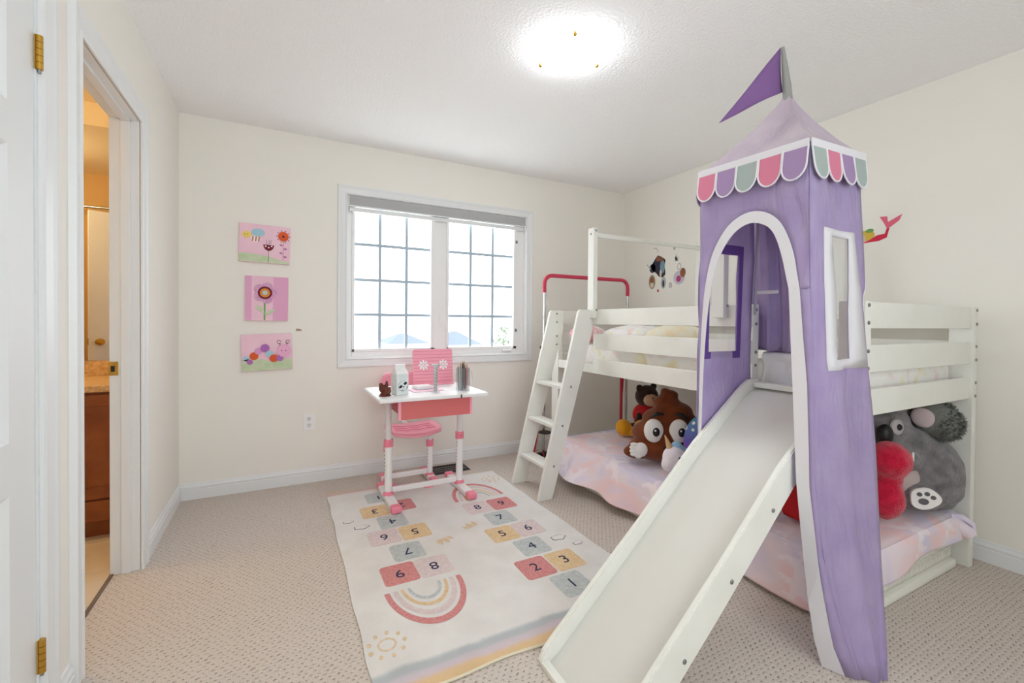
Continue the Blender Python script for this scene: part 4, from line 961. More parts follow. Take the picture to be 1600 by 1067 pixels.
bm = B(); T = Matrix.Translation((2.20, 1.74, 0.455)) @ rotz(-0.9)
for v in bmesh.ops.create_uvsphere(bm, u_segments=30, v_segments=18, radius=1)['verts']: v.co = T @ Vector((v.co.x * 0.14, v.co.y * 0.07, v.co.z * 0.175))
tag(mk('dotted_cushion', bm, dotmat(), smooth=True), 'teal and purple cushion with white dots behind the slide', 'cushion')
bm = B(); box(bm, 2.02, 2.20, 1.06, 1.22, 0.28, 0.43, 0.03, 3); tag(mk('red_cushion', bm, M('red_cotton', (196, 30, 40), 0.85), smooth=True), 'small red cushion on the blanket seen beneath the slide', 'cushion')

# ------------------------------------------------------------------ rug with hopscotch print
RC = [(0.258, 1.338), (1.450, 1.335), (1.442, 3.072), (0.272, 3.150)]
def rugmat():
    mt = bpy.data.materials.new('rug_pile'); mt.use_nodes = True; nt = mt.node_tree; N_ = nt.nodes; L = nt.links; b = N_['Principled BSDF']
    b.inputs['Roughness'].default_value = 0.95; b.inputs['Specular IOR Level'].default_value = 0.05
    tc = N_.new('ShaderNodeTexCoord'); sp_ = N_.new('ShaderNodeSeparateXYZ'); L.new(tc.outputs['Object'], sp_.inputs[0])
    nz = N_.new('ShaderNodeTexNoise'); nz.inputs['Scale'].default_value = 6; nz.inputs['Detail'].default_value = 4; L.new(tc.outputs['Object'], nz.inputs['Vector'])
    ma = N_.new('ShaderNodeMath'); ma.operation = 'MULTIPLY_ADD'; ma.inputs[1].default_value = 0.045; L.new(nz.outputs['Fac'], ma.inputs[0]); L.new(sp_.outputs[1], ma.inputs[2])
    base = N_.new('ShaderNodeValToRGB'); base.color_ramp.elements[0].position = 0.35; base.color_ramp.elements[0].color = lin((226, 222, 216)); base.color_ramp.elements[1].position = 0.6; base.color_ramp.elements[1].color = lin((250, 249, 246))
    L.new(nz.outputs['Fac'], base.inputs[0])
    mr = N_.new('ShaderNodeMapRange'); mr.inputs[1].default_value = -0.88; mr.inputs[2].default_value = 0.92; L.new(ma.outputs[0], mr.inputs[0])
    rp = N_.new('ShaderNodeValToRGB'); cr = rp.color_ramp
    stops = [(0.0, (220, 190, 148)), (0.016, (222, 192, 152)), (0.026, (212, 198, 206)), (0.036, (208, 198, 206)), (0.044, (184, 190, 194)), (0.056, (186, 192, 196)), (0.066, (228, 226, 224)), (0.962, (228, 226, 224)), (0.972, (214, 190, 182)), (0.985, (206, 186, 190)), (1.0, (214, 190, 160))]
    while len(cr.elements) < len(stops): cr.elements.new(0.5)
    for e, (p, c) in zip(cr.elements, stops): e.position = p; e.color = lin(c)
    L.new(mr.outputs[0], rp.inputs[0])
    mx = N_.new('ShaderNodeMix'); mx.data_type = 'RGBA'; mx.blend_type = 'MULTIPLY'; mx.inputs[0].default_value = 1.0; L.new(rp.outputs[0], mx.inputs[6])
    g = N_.new('ShaderNodeMix'); g.data_type = 'RGBA'; g.inputs[0].default_value = 0.35; g.inputs[6].default_value = (1, 1, 1, 1); L.new(base.outputs[0], g.inputs[7]); L.new(g.outputs[2], mx.inputs[7])
    L.new(mx.outputs[2], b.inputs['Base Color'])
    n2 = N_.new('ShaderNodeTexNoise'); n2.inputs['Scale'].default_value = 300; L.new(tc.outputs['Object'], n2.inputs['Vector'])
    bp = N_.new('ShaderNodeBump'); bp.inputs['Strength'].default_value = 0.5; bp.inputs['Distance'].default_value = 0.004; L.new(n2.outputs['Fac'], bp.inputs['Height']); L.new(bp.outputs[0], b.inputs['Normal']); return mt
def rugpt(s, t):
    a = Vector((*RC[0], 0)).lerp(Vector((*RC[1], 0)), s); b = Vector((*RC[3], 0)).lerp(Vector((*RC[2], 0)), s); p = a.lerp(b, t)
    ex = 0.003 * sin(t * 31 + 2 * sin(t * 7)) * (1 if s in (0, 1) else 0); ey = 0.006 * sin(s * 19 + 1) * (1 if t in (0, 1) else 0)
    return Vector((p.x + ex, p.y + ey, 0))
bm = B(); NX, NY = 30, 45; top = []; RZT = 0.009
for j in range(NY + 1):
    row = []
    for i in range(NX + 1):
        p = rugpt(i / NX, j / NY); edge = min(i, NX - i, j, NY - j)
        row.append(bm.verts.new((p.x, p.y, RZT if edge else RZT - 0.002)))
    top.append(row)
for j in range(NY):
    for i in range(NX): bm.faces.new((top[j][i], top[j][i + 1], top[j + 1][i + 1], top[j + 1][i]))
loop = top[0] + [top[j][NX] for j in range(1, NY + 1)] + top[NY][-2::-1] + [top[j][0] for j in range(NY - 1, 0, -1)]
low = [bm.verts.new((v.co.x, v.co.y, 0.001)) for v in loop]
for k in range(len(loop)): bm.faces.new((loop[k], low[k], low[(k + 1) % len(loop)], loop[(k + 1) % len(loop)]))
bm.faces.new(low[::-1])
rug = tag(mk('rug', bm, rugmat(), smooth=50, origin=(0.855, 2.24, 0)), 'cream rug with pastel hopscotch squares and rainbows on the carpet', 'rug')
RCOL = dict(s=M('print_sage', (182, 188, 188), 0.95, c2=(200, 205, 204), nscale=60, bump=0.4, bscale=300), r=M('print_rose', (204, 128, 128), 0.95, c2=(216, 152, 150), nscale=90, bump=0.4, bscale=300), o=M('print_ochre', (220, 188, 142), 0.95, c2=(228, 204, 168), nscale=60, bump=0.4, bscale=300), m=M('print_mauve', (214, 196, 197), 0.95, c2=(224, 210, 208), nscale=60, bump=0.4, bscale=300), k=M('print_navy', (52, 56, 84), 0.9), t=M('print_sand', (208, 184, 150), 0.95, c2=(222, 204, 178), nscale=60))
RT = Matrix.Rotation(-pi / 2, 4, 'X')      # local (a, b) polygon -> floor, raised by d
def onrug(name, pts, mat, parent=None, z=RZT, d=0.0008):
    bm = B()
    a = [bm.verts.new((x, y, z)) for x, y in pts]; b = [bm.verts.new((x, y, z + d)) for x, y in pts]; n = len(pts)
    bm.faces.new(b); 
    for k in range(n): bm.faces.new((a[k], a[(k + 1) % n], b[(k + 1) % n], b[k]))
    bmesh.ops.recalc_face_normals(bm, faces=bm.faces)
    return mk(name, bm, mat, parent or rug)
def rsq(cx, cy, w, h):
    r = 0.018; o = []
    for sx, sy, a0 in ((1, 1, 0), (-1, 1, pi / 2), (-1, -1, pi), (1, -1, 3 * pi / 2)):
        for k in range(4): a = a0 + pi / 2 * k / 3; o.append((cx + sx * (w / 2 - r) + r * cos(a), cy + sy * (h / 2 - r) + r * sin(a)))
    return o
SQ = [('1', .563, 2.925, 's', pi), ('2', .667, 2.742, 'r', pi), ('3', .502, 2.717, 'o', pi), ('4', .569, 2.542, 's', pi), ('5', .650, 2.366, 'o', pi), ('6', .488, 2.372, 'm', pi), ('7', .562, 2.177, 's', pi), ('8', .639, 1.992, 'm', pi), ('9', .480, 1.996, 'r', pi),
      ('1', 1.136, 1.584, 's', 0), ('2', 1.054, 1.764, 'r', 0), ('3', 1.216, 1.762, 'o', 0), ('4', 1.140, 1.944, 's', 0), ('5', 1.062, 2.127, 'o', 0), ('6', 1.220, 2.127, 'm', 0), ('7', 1.140, 2.312, 's', 0), ('8', 1.076, 2.498, 'm', 0), ('9', 1.235, 2.491, 'r', 0)]
for dgt, x, y, c, rot in SQ:
    q = onrug('number_square', rsq(x, y, 0.155, 0.163), RCOL[c]); q['label'] = 'hopscotch square printed with the number ' + dgt
    mk('numeral', text_bm(dgt, 0.088, Matrix.Translation((x, y, RZT + 0.0012)) @ rotz(rot)), RCOL['k'], q)
for cx, cy, a0, sx in ((0.553, 1.868, pi, 1.0), (1.150, 2.625, 0, 1.0)):
    for r0, r1, c in ((0.145, 0.168, 'r'), (0.112, 0.132, 'm'), (0.086, 0.100, 'o'), (0.058, 0.072, 's')):
        bm = B(); P = []
        n = 26
        for i in range(n):
            a = a0 + pi * i / (n - 1); kk = 1.66
            P.append([Vector((cx + r * cos(a), cy + r * kk * sin(a) * (0.97 if r0 > .1 else 0.92), RZT + 0.0009)) for r in (r0, r1)])
        sheet(bm, P); bmesh.ops.recalc_face_normals(bm, faces=bm.faces); mk('rainbow_band', bm, RCOL[c], rug)
for cx, cy, fl in ((0.336, 1.575, 1), (1.355, 2.915, 0)):
    o = onrug('sun', arcband(cx, cy, 0.026, 0.034, 0, 2 * pi, 20), RCOL['t'])
    for k in range(9):
        a = 2 * pi * k / 9; onrug('sun_ray', circ(cx + 0.062 * cos(a), cy + 0.062 * sin(a), 0.008, 0.011, 8), RCOL['t'], o)
def cloud(cx, cy, s):
    pts = [(cx + s * cos(t) * (1 + 0.10 * cos(5 * t)), cy + s * 0.62 * sin(t) * (1 + 0.12 * cos(5 * t))) for t in [2 * pi * k / 36 for k in range(36)]]
    inn = [(cx + (x - cx) * 0.9, cy + (y - cy) * 0.88) for x, y in pts]
    o = onrug('cloud', pts, RCOL['k']); onrug('cloud_fill', inn, M('rug_cream', (228, 224, 222), 0.95, bump=0.4, bscale=300), o, z=RZT + 0.0008)
for cx, cy, s in ((0.342, 2.639, 0.028), (0.399, 2.540, 0.040), (1.309, 1.958, 0.042), (1.367, 1.866, 0.027)): cloud(cx, cy, s)
for cx, cy, rot in ((0.945, 2.301, 0.3), (0.761, 2.194, 3.4)):
    pts = [(-.045, -.028), (-.05, .012), (-.028, -.004), (-.008, .036), (.008, -.002), (.032, .03), (.045, -.004), (.03, -.03)]
    onrug('crown', [(cx + x * cos(rot) - y * sin(rot), cy + x * sin(rot) + y * cos(rot)) for x, y in pts], RCOL['t'])
bm = B(); tube(bm, [rugpt(i / 60, 0) + Vector((0, -0.002, 0.005)) for i in range(61)], 0.0045, 6); mk('edge_binding', bm, M('rug_binding', (222, 212, 190), 0.9), rug, smooth=True)

# ------------------------------------------------------------------ child's desk and chair
desk = thing('study_desk', "white topped child's desk with pink fittings in front of the window", 'desk', (0.85, 2.86, 0.0))
DZ = 0.70
bm = B(); pts = rsq(0.835, 2.825, 0.68, 0.53); 
a = [bm.verts.new((x, y, DZ - 0.02)) for x, y in pts]; b = [bm.verts.new((x, y, DZ)) for x, y in pts]
bm.faces.new(b); bm.faces.new(a[::-1])
for k in range(len(pts)): bm.faces.new((a[k], a[(k + 1) % len(pts)], b[(k + 1) % len(pts)], b[k]))
bmesh.ops.bevel(bm, geom=[e for e in bm.edges if abs(e.verts[0].co.z - e.verts[1].co.z) < 1e-6], offset=0.004, segments=2, affect='EDGES')
mk('desktop', bm, whitep, desk, smooth=40)
def foot_bar(root, x, y0, y1, w=0.055, z=0.0108):
    quadbox('foot_bar', x - w / 2, x + w / 2, y0 + 0.03, y1 - 0.03, z, z + 0.034, whitep, root, bev=0.008)
    for ya, yb in ((y0, y0 + 0.06), (y1 - 0.06, y1)):
        bm = B(); box(bm, x - w / 2 - 0.004, x + w / 2 + 0.004, ya, yb, z, z + 0.042, 0.014, 3); mk('foot_cap', bm, pinkm, root, smooth=True)
def leg(root, x, y, zc, ztop, rw=0.0235, ru=0.019, z0=0.043):
    bm = B(); tube(bm, [(x, y, z0), (x, y, zc)], rw, 18); l = mk('leg', bm, whitep, root, smooth=50)
    bm = B(); tube(bm, [(x, y, zc), (x, y, ztop)], ru, 16); mk('inner_tube', bm, M('pale_tube', (228, 226, 228), 0.35), l, smooth=50)
    bm = B(); tube(bm, [(x, y, zc - 0.022), (x, y, zc + 0.022)], rw + 0.006, 18); ball(bm, (x + 0.0, y - rw - 0.006, zc), 0.008, 10); mk('collar', bm, pinkm, l, smooth=50)
    bm = B(); lathe(bm, [(rw + 0.012, z0 - 0.002), (rw + 0.008, z0 + 0.014), (rw + 0.001, z0 + 0.022)], (x, y, 0), 18); mk('base_ring', bm, pinkm, l, smooth=50)
    for k in range(6):
        bm = B(); tube(bm, [(x - rw * 0.985, y - 0.004, zc - 0.05 - 0.024 * k), (x - rw * 1.02, y - 0.004, zc - 0.05 - 0.024 * k)], 0.004, 8); mk('adjust_hole', bm, blackm, l)
for x, zc in ((0.612, 0.372), (1.093, 0.372)):
    foot_bar(desk, x, 2.615, 3.09); leg(desk, x, 2.86, zc, DZ - 0.045)
quadbox('crossbar', 0.636, 1.069, 2.85, 2.87, 0.054, 0.088, whitep, desk, bev=0.005)
quadbox('crossbar_clip', 0.85, 0.905, 2.848, 2.872, 0.045, 0.054, pinkm, desk, bev=0.002)
quadbox('support_bracket', 0.585, 0.640, 2.70, 3.02, DZ - 0.05, DZ - 0.02, pinkm, desk, bev=0.006)
quadbox('support_bracket', 1.066, 1.121, 2.70, 3.02, DZ - 0.05, DZ - 0.02, pinkm, desk, bev=0.006)
quadbox('support_bracket', 0.535, 0.575, 2.78, 2.90, DZ - 0.055, DZ - 0.02, pinkm, desk, bev=0.006)
dr = quadbox('drawer', 0.645, 1.060, 2.62, 2.98, 0.575, DZ - 0.022, M('drawer_side', (196, 90, 92), 0.5), desk)
quadbox('drawer_front', 0.628, 1.062, 2.60, 2.62, 0.567, DZ - 0.023, pinkd, dr, bev=0.002)
for x in (0.621, 1.069): quadbox('drawer_end_trim', x - 0.007, x + 0.007, 2.598, 2.622, 0.567, DZ - 0.023, pinkl, dr)
quadbox('desk_slot', 0.985, 0.992, 2.556, 2.562, DZ - 0.02, DZ + 0.0005, blackm, desk)
# slatted book rest at the far edge
br = thing('book_rest', 'pink ribbed book rest with two daisies on the back of the desk', 'book stand', (0.97, 3.04, DZ))
T = Matrix.Translation((0.970, 3.062, DZ)) @ Matrix.Rotation(radians(-8), 4, 'X')
bm = B(); prism(bm, rsq(0, 0.125, 0.292, 0.252), 0.010, T); mk('panel', bm, pinkl, br)
for k in range(10):
    z = 0.022 + k * 0.0235; bm = B(); box(bm, -0.142, 0.142, -0.0125, -0.0098, z, z + 0.0035, T=T); mk('rib', bm, M('rib_pink', (226, 128, 150), 0.5), br)
for cx in (-0.072, 0.072):
    bm = B(); prism(bm, circ(cx, 0.138, 0.008, None, 12), 0.0145, T); da = mk('daisy', bm, whitep, br)
    for k in range(8):
        a = 2 * pi * k / 8; e = Vector((cos(a), sin(a))); f = Vector((-sin(a), cos(a))); bm = B()
        prism(bm, [tuple(Vector((cx, 0.138)) + e * r + f * w) for r, w in ((0.011, 0.002), (0.02, 0.0065), (0.033, 0.0065), (0.038, 0.0), (0.033, -0.0065), (0.02, -0.0065), (0.011, -0.002))], 0.0142, T); mk('petal', bm, whitep, da)
bm = B(); box(bm, 0.825, 1.115, 3.028, 3.062, DZ, DZ + 0.008, 0.003); mk('ledge', bm, pinkl, br)
# chair on the far side of the desk
ch = thing('study_chair', "pink child's chair on white legs tucked behind the desk", 'chair', (0.82, 3.13, 0))
bm = B(); NS = 12; rows = []
for i in range(NS + 1):
    for_row = []
    for k in range(NS + 1):
        s = k / NS * 2 - 1; t = i / NS * 2 - 1
        x = s * sqrt(max(0, 1 - 0.28 * t * t)); y = t * sqrt(max(0, 1 - 0.28 * s * s))
        for_row.append(Vector((0.815 + x * 0.185, 3.035 + y * 0.165, 0.405 + 0.016 * s * s - 0.02 * (t < -0.8) * (-t - 0.8) * 5)))
    rows.append(for_row)
sheet(bm, rows); seat = mk('seat', bm, pinkl, ch, smooth=True, solid=0.009)
for y in (2.965, 3.02, 3.075):
    bm = B(); tube(bm, [(0.68 + 0.27 * k / 20, y + 0.008 * sin(k * 0.9), 0.4145 + 0.016 * ((0.27 * k / 20 - 0.135) / 0.185) ** 2) for k in range(21)], 0.0022, 5); mk('seat_groove', bm, M('groove_pink', (220, 122, 150), 0.6), seat)
bm = B(); rows = []
for i in range(9):
    z = 0.585 + 0.18 * i / 8; hw = 0.175 * (1 - 0.9 * max(0, (i / 8 - 0.45)) ** 2.2) * (0.9 + 0.1 * min(1, i / 3))
    rows.append([Vector((0.815 + hw * s, 3.345 - 0.05 * s * s, z)) for s in [k / 8 - 1 for k in range(17)]])
sheet(bm, rows); mk('backrest', bm, pinkl, ch, smooth=True, solid=0.014)
bm = B(); tube(bm, [(0.815, 3.17, 0.39), (0.815, 3.30, 0.40), (0.815, 3.365, 0.47), (0.815, 3.36, 0.66)], 0.016, 12); mk('back_support', bm, whitep, ch, smooth=True)
for x, zc in ((0.660, 0.27), (0.962, 0.27)):
    leg(ch, x, 3.115, zc, 0.392, 0.021, 0.017, 0.035); foot_bar(ch, x, 2.985, 3.275, 0.05, 0.0098)
quadbox('crossbar', 0.681, 0.941, 3.106, 3.124, 0.052, 0.086, whitep, ch, bev=0.005)
quadbox('seat_beam', 0.64, 0.982, 3.095, 3.135, 0.372, 0.396, whitep, ch, bev=0.005)

# things on the desk
sq = thing('squirrel_figurine', 'small brown carved animal figurine on the left of the desk', 'figurine', (0.556, 2.70, DZ))
fig = M('carved_brown', (112, 52, 30), 0.35, c2=(84, 36, 20), nscale=60, bump=0.5, bscale=120)
bm = B(); P0 = Vector((0.556, 2.70, DZ))
for c, r in (((0, 0, .012), (.030, .024, .012)), ((.004, 0, .035), (.018, .016, .025)), ((.008, -.004, .066), (.012, .012, .014)), ((-.020, .004, .05), (.016, .011, .028)), ((-.024, .004, .068), (.012, .01, .012)), ((.024, -.004, .028), (.012, .011, .016)), ((.027, -.006, .046), (.008, .008, .008)), ((.004, -.002, .083), (.003, .003, .012)), ((.015, -.002, .083), (.003, .003, .009))):
    ball(bm, P0 + Vector(c), r, 14)
mk('body', remesh(bm, 0.0035, 1), fig, sq, smooth=True)
bm = B(); lathe(bm, [(0, 0), (0.036, 0), (0.036, 0.006), (0.03, 0.009), (0, 0.009)], P0, 18); mk('base', bm, fig, sq, smooth=30)

ca = thing('milk_carton_bottle', 'milk carton shaped clear bottle with a panda face on the desk', 'bottle', (0.650, 2.725, DZ))
Tc = Matrix.Translation((0.650, 2.725, DZ)) @ rotz(0.22)
frost = M('frosted_plastic', (226, 232, 232), 0.3, c2=(214, 222, 222), nscale=30)
bm = B(); box(bm, -.040, .040, -.040, .040, 0.0, .128, .007, 3, T=Tc); bd = mk('body', bm, frost, ca, smooth=40)
bm = B(); vs = [(-.040, -.040, .128), (.040, -.040, .128), (.040, .040, .128), (-.040, .040, .128), (-.032, 0, .166), (.032, 0, .166)]
vv = [bm.verts.new(Tc @ Vector(p)) for p in vs]
for f in ((0, 1, 5, 4), (1, 2, 5), (2, 3, 4, 5), (3, 0, 4), (3, 2, 1, 0)): bm.faces.new([vv[i] for i in f])
box(bm, -.034, .034, -.006, .006, .155, .184, .004, 2, T=Tc); mk('gable_cap', bm, whitep, ca)
def face2(T): return T @ Matrix.Translation((0, -0.0402, 0))
for cx, cz, rx, rz_, rot in ((-.014, .052, .012, .008, .5), (.016, .070, .011, .008, .5), (.004, .050, .005, .004, 0), (-.004, .030, .010, .002, .2), (.028, .046, .004, .003, 0)):
    bm = B(); prism(bm, [(cx + rx * cos(t) * cos(rot) - rz_ * sin(t) * sin(rot), cz + rx * cos(t) * sin(rot) + rz_ * sin(t) * cos(rot)) for t in [2 * pi * k / 16 for k in range(16)]], 0.0008, face2(Tc)); mk('panda_patch', bm, blackm, bd)
bm = B(); prism(bm, arcband(0.002, .055, .031, .0325, 0, 2 * pi, 24), 0.0008, face2(Tc)); mk('panda_outline', bm, M('grey_print', (120, 130, 130), 0.6), bd)

def flatbox(name, c, w, d, h, a, mat, label, cat, z=DZ, group=None):
    bm = B(); box(bm, -w / 2, w / 2, -d / 2, d / 2, 0, h, min(h * 0.2, 0.002), 1, T=Matrix.Translation((c[0], c[1], z)) @ rotz(a)); return tag(mk(name, bm, mat), label, cat, group)
paper = M('white_paper', (240, 240, 242), 0.8)
flatbox('paper_sheet', (0.775, 2.765), 0.15, 0.13, 0.0015, 0.35, paper, 'loose white sheet of paper beside the carton bottle', 'paper')
flatbox('paper_sheet', (0.985, 2.80), 0.17, 0.14, 0.0015, -0.2, paper, 'loose white sheet of paper next to the pencil cup', 'paper')
flatbox('pink_folder', (0.835, 2.80), 0.20, 0.13, 0.006, 0.08, M('pale_pink_card', (240, 200, 214), 0.6), 'pale pink folder lying flat in the middle of the desk', 'folder', z=DZ + 0.0018)
nb = thing('notebook', 'small white notebook on top of the pink folder', 'notebook', (0.83, 2.85, DZ + 0.008))
bm = B(); box(bm, -.055, .055, -.045, .045, 0, .004, .001, 1, T=Matrix.Translation((0.825, 2.84, DZ + 0.008)) @ rotz(0.1)); mk('cover', bm, M('grey_cover', (206, 206, 210), 0.5), nb)
bm = B(); box(bm, -.053, .053, -.043, .043, 0.004, .018, .001, 1, T=Matrix.Translation((0.825, 2.84, DZ + 0.008)) @ rotz(0.1)); mk('pages', bm, paper, nb)
bm = B(); box(bm, -.055, .055, -.045, .045, 0.018, .022, .001, 1, T=Matrix.Translation((0.825, 2.84, DZ + 0.008)) @ rotz(0.1)); mk('cover', bm, whitep, nb)
st = thing('phone_stand', 'grey T shaped stand with a clear round base on the desk', 'stand', (0.868, 2.70, DZ))
greym = M('silver_grey_twist', (176, 178, 178), 0.35, c2=(196, 198, 198), nscale=90, metal=0.3)
bm = B(); lathe(bm, [(0, 0), (0.028, 0), (0.028, 0.006), (0.014, 0.012), (0, 0.012)], (0.868, 2.70, DZ), 24); mk('base', bm, cupm, st, smooth=30)
bm = B(); box(bm, -.011, .011, -.008, .008, 0.012, .172, .003, 2, T=Matrix.Translation((0.868, 2.70, DZ))); col_ = mk('column', bm, greym, st, smooth=40)
for k in range(7):
    bm = B(); box(bm, -.0112, .0112, -.0095, -.0078, 0, .004, 0, 1, T=Matrix.Translation((0.868, 2.70, DZ + 0.028 + 0.02 * k)) @ Matrix.Rotation(0.6, 4, 'Y')); mk('groove', bm, steel, col_)
bm = B(); box(bm, -.028, .028, -.010, .010, .168, .180, .003, 2, T=Matrix.Translation((0.868, 2.70, DZ))); mk('top_bar', bm, greym, st, smooth=40)
CUP = Vector((1.062, 2.725, DZ))
cu = thing('pencil_cup', 'clear acrylic cup full of coloured pencils on the desk', 'cup', CUP)
bm = B(); lathe(bm, [(0, 0.0), (0.044, 0.0), (0.045, 0.004), (0.045, 0.145), (0.0425, 0.145), (0.0425, 0.005), (0, 0.005)], CUP, 28); mk('glass_wall', bm, cupm, cu, smooth=40)
bm = B(); tube(bm, [CUP + Vector((0.043, 0, 0.125)), CUP + Vector((0.06, 0, 0.12)), CUP + Vector((0.064, 0, 0.08)), CUP + Vector((0.06, 0, 0.04)), CUP + Vector((0.043, 0, 0.035))], 0.004, 8); mk('handle', bm, cupm, cu, smooth=True)
PC_ = [('purple', (92, 60, 120)), ('mauve', (150, 110, 170)), ('green', (70, 110, 70)), ('olive', (130, 120, 50)), ('white', (226, 222, 216)), ('orange', (206, 120, 60)), ('brown', (140, 80, 46)), ('navy', (44, 46, 84)), ('black', (34, 32, 36)), ('grey', (150, 150, 154)), ('pink', (220, 140, 170)), ('maroon', (110, 44, 56))]
for k, (nm, c) in enumerate(PC_):
    a = k * 2.4; rr_ = 0.008 + 0.0235 * sqrt((k + 0.5) / 12); x, y = rr_ * cos(a), rr_ * sin(a)
    p0 = CUP + Vector((x * 0.95, y * 0.95, 0.006)); p1 = CUP + Vector((x * 1.12, y * 1.12, 0.142 + 0.012 * (k % 4)))
    pn = thing('pencil', nm + ' pencil standing in the clear desk cup', 'pencil', p0, 'pencils in the desk cup')
    bm = B(); tube(bm, [p0, p1], 0.0046, 6); mk('barrel', bm, M('pencil_' + nm, c, 0.4), pn)
    bm = B(); tube(bm, [p1, p1 + Vector((x * 0.03, y * 0.03, 0.012))], [0.0046, 0.0008], 6); mk('tip', bm, M('pencil_wood', (206, 172, 130), 0.7), pn)

# ------------------------------------------------------------------ pictures on the window wall
def canvas(label, cx, cz, w, h, rot, bgm):
    T = Matrix.Translation((cx, YB - 0.002, cz)) @ Matrix.Rotation(rot, 4, 'Y')
    bm = B(); box(bm, -w / 2, w / 2, -0.020, 0, -h / 2, h / 2, 0.003, 2, T=T)
    return tag(mk('canvas_picture', bm, bgm), label, 'picture', 'nursery canvases'), T
def art(o, T, name, pts, mat, lift=0.0204, d=0.0012):
    bm = B(); prism(bm, pts, d, T @ Matrix.Translation((0, -lift, 0))); return mk(name, bm, mat, o)
cpk = M('canvas_pink', (238, 196, 214), 0.8, c2=(244, 208, 222), nscale=5); cpk2 = M('canvas_pink_deep', (228, 170, 204), 0.8); cgr = M('canvas_green', (190, 208, 168), 0.8, c2=(206, 216, 186), nscale=30)
red_ = M('art_orange', (220, 92, 44), 0.7); mar = M('art_maroon', (120, 24, 44), 0.7); grn = M('art_green', (110, 160, 90), 0.7); blu = M('art_blue', (166, 204, 218), 0.7); yel = M('art_yellow', (238, 210, 110), 0.7); dk = M('art_dark', (50, 36, 40), 0.7); pur = M('art_purple', (176, 110, 184), 0.7); lpk = M('art_lilac_pink', (222, 158, 206), 0.7); tanm = M('art_tan', (196, 130, 90), 0.7); wht = M('art_white', (244, 238, 240), 0.7)
c1, T1 = canvas('pink canvas with a bee, ladybird and orange flower, top of three', -0.092, 1.658, 0.302, 0.254, 0.025, cpk)
art(c1, T1, 'hill', [(-.149, -.125), (-.149, -.068), (-.05, -.072), (.03, -.085), (.10, -.105), (.149, -.112), (.149, -.125)], cgr)
art(c1, T1, 'bee_head', circ(-.108, .052, .027, .022), yel); art(c1, T1, 'bee_wing', circ(-.042, .072, .040, .026), blu); art(c1, T1, 'bee_body', circ(-.056, .028, .028, .020), wht)
for k in range(3): art(c1, T1, 'bee_stripe', [(-.078 + .018 * k, .012), (-.070 + .018 * k, .012), (-.066 + .018 * k, .044), (-.074 + .018 * k, .046)], tanm, 0.0217)
for x in (-.118, -.103): art(c1, T1, 'bee_eye', circ(x, .054, .003, None, 8), dk, 0.0217)
lb = art(c1, T1, 'ladybird', circ(.022, -.004, .032, .040, 20, pi, 2 * pi), mar)
for x, z in ((.004, -.014), (.022, -.022), (.040, -.012)): art(c1, T1, 'ladybird_spot', circ(x, z, .005, None, 10), wht, 0.0217)
for x in (.012, .022, .032): art(c1, T1, 'antenna', [(x - .001, -.004), (x + .001, -.004), (x + .004 * (1 if x > .02 else -1), .028), (x + .004 * (1 if x > .02 else -1) - .002, .028)], dk)
art(c1, T1, 'stem', [(.020, -.12), (.023, -.12), (.024, -.045), (.021, -.045)], grn)
art(c1, T1, 'stem', [(.108, -.10), (.111, -.10), (.110, .03), (.107, .03)], tanm)
of = art(c1, T1, 'orange_flower', [(.108 + (.030 + .006 * (k % 2)) * cos(2 * pi * k / 32), .062 + (.030 + .006 * (k % 2)) * sin(2 * pi * k / 32)) for k in range(32)], red_); art(c1, T1, 'flower_center', circ(.108, .062, .008), mar, 0.0217)
for k in range(10): art(c1, T1, 'seed_dot', circ(.108 + .040 * cos(2 * pi * k / 10), .062 + .040 * sin(2 * pi * k / 10), .0035, None, 8), mar)
for x, z in ((.096, .002), (.122, -.022), (.096, -.052), (.122, -.076)): art(c1, T1, 'leaf', circ(x, z, .010, .006, 10), pur)
c2_, T2 = canvas('pink canvas with one mauve flower and green leaves, middle of three', -0.080, 1.292, 0.256, 0.298, 0.01, cpk)
art(c2_, T2, 'side_stripe', [(.036, -.147), (.126, -.147), (.126, .147), (.036, .147)], cpk2, 0.0202, 0.0006); art(c2_, T2, 'side_stripe', [(-.126, -.147), (-.09, -.147), (-.09, .147), (-.126, .147)], cpk2, 0.0202, 0.0006)
art(c2_, T2, 'petals', [(-.012 + (.058 + .016 * abs(cos(2.5 * t))) * cos(t), .038 + (.058 + .016 * abs(cos(2.5 * t))) * sin(t)) for t in [2 * pi * k / 80 for k in range(80)]], M('art_mauve', (208, 150, 190), 0.7, c2=(222, 176, 206), nscale=60), 0.021)
for r, mt_, l in ((.043, mar, .0222), (.030, M('art_amber', (222, 140, 60), 0.7), .0234), (.015, blu, .0246), (.006, yel, .0258)): art(c2_, T2, 'flower_ring', circ(-.012, .038, r, None, 28), mt_, l)
art(c2_, T2, 'stem', [(-.018, -.146), (-.008, -.146), (-.008, -.03), (-.018, -.03)], grn); art(c2_, T2, 'leaf', [(-.014, -.098), (-.04, -.086), (-.068, -.060), (-.06, -.048), (-.034, -.056), (-.014, -.088)], cgr, 0.0216); art(c2_, T2, 'leaf', [(-.012, -.112), (.02, -.104), (.05, -.080), (.046, -.070), (.016, -.078), (-.012, -.10)], cgr, 0.0216)
c3, T3 = canvas('pink canvas with a button caterpillar on grass, lowest of three', -0.078, 0.930, 0.302, 0.246, -0.035, cpk)
art(c3, T3, 'hill', [(-.149, -.121), (-.149, -.05), (-.10, -.035), (-.03, -.045), (.02, -.065), (.08, -.05), (.149, -.05), (.149, -.121)], cgr)
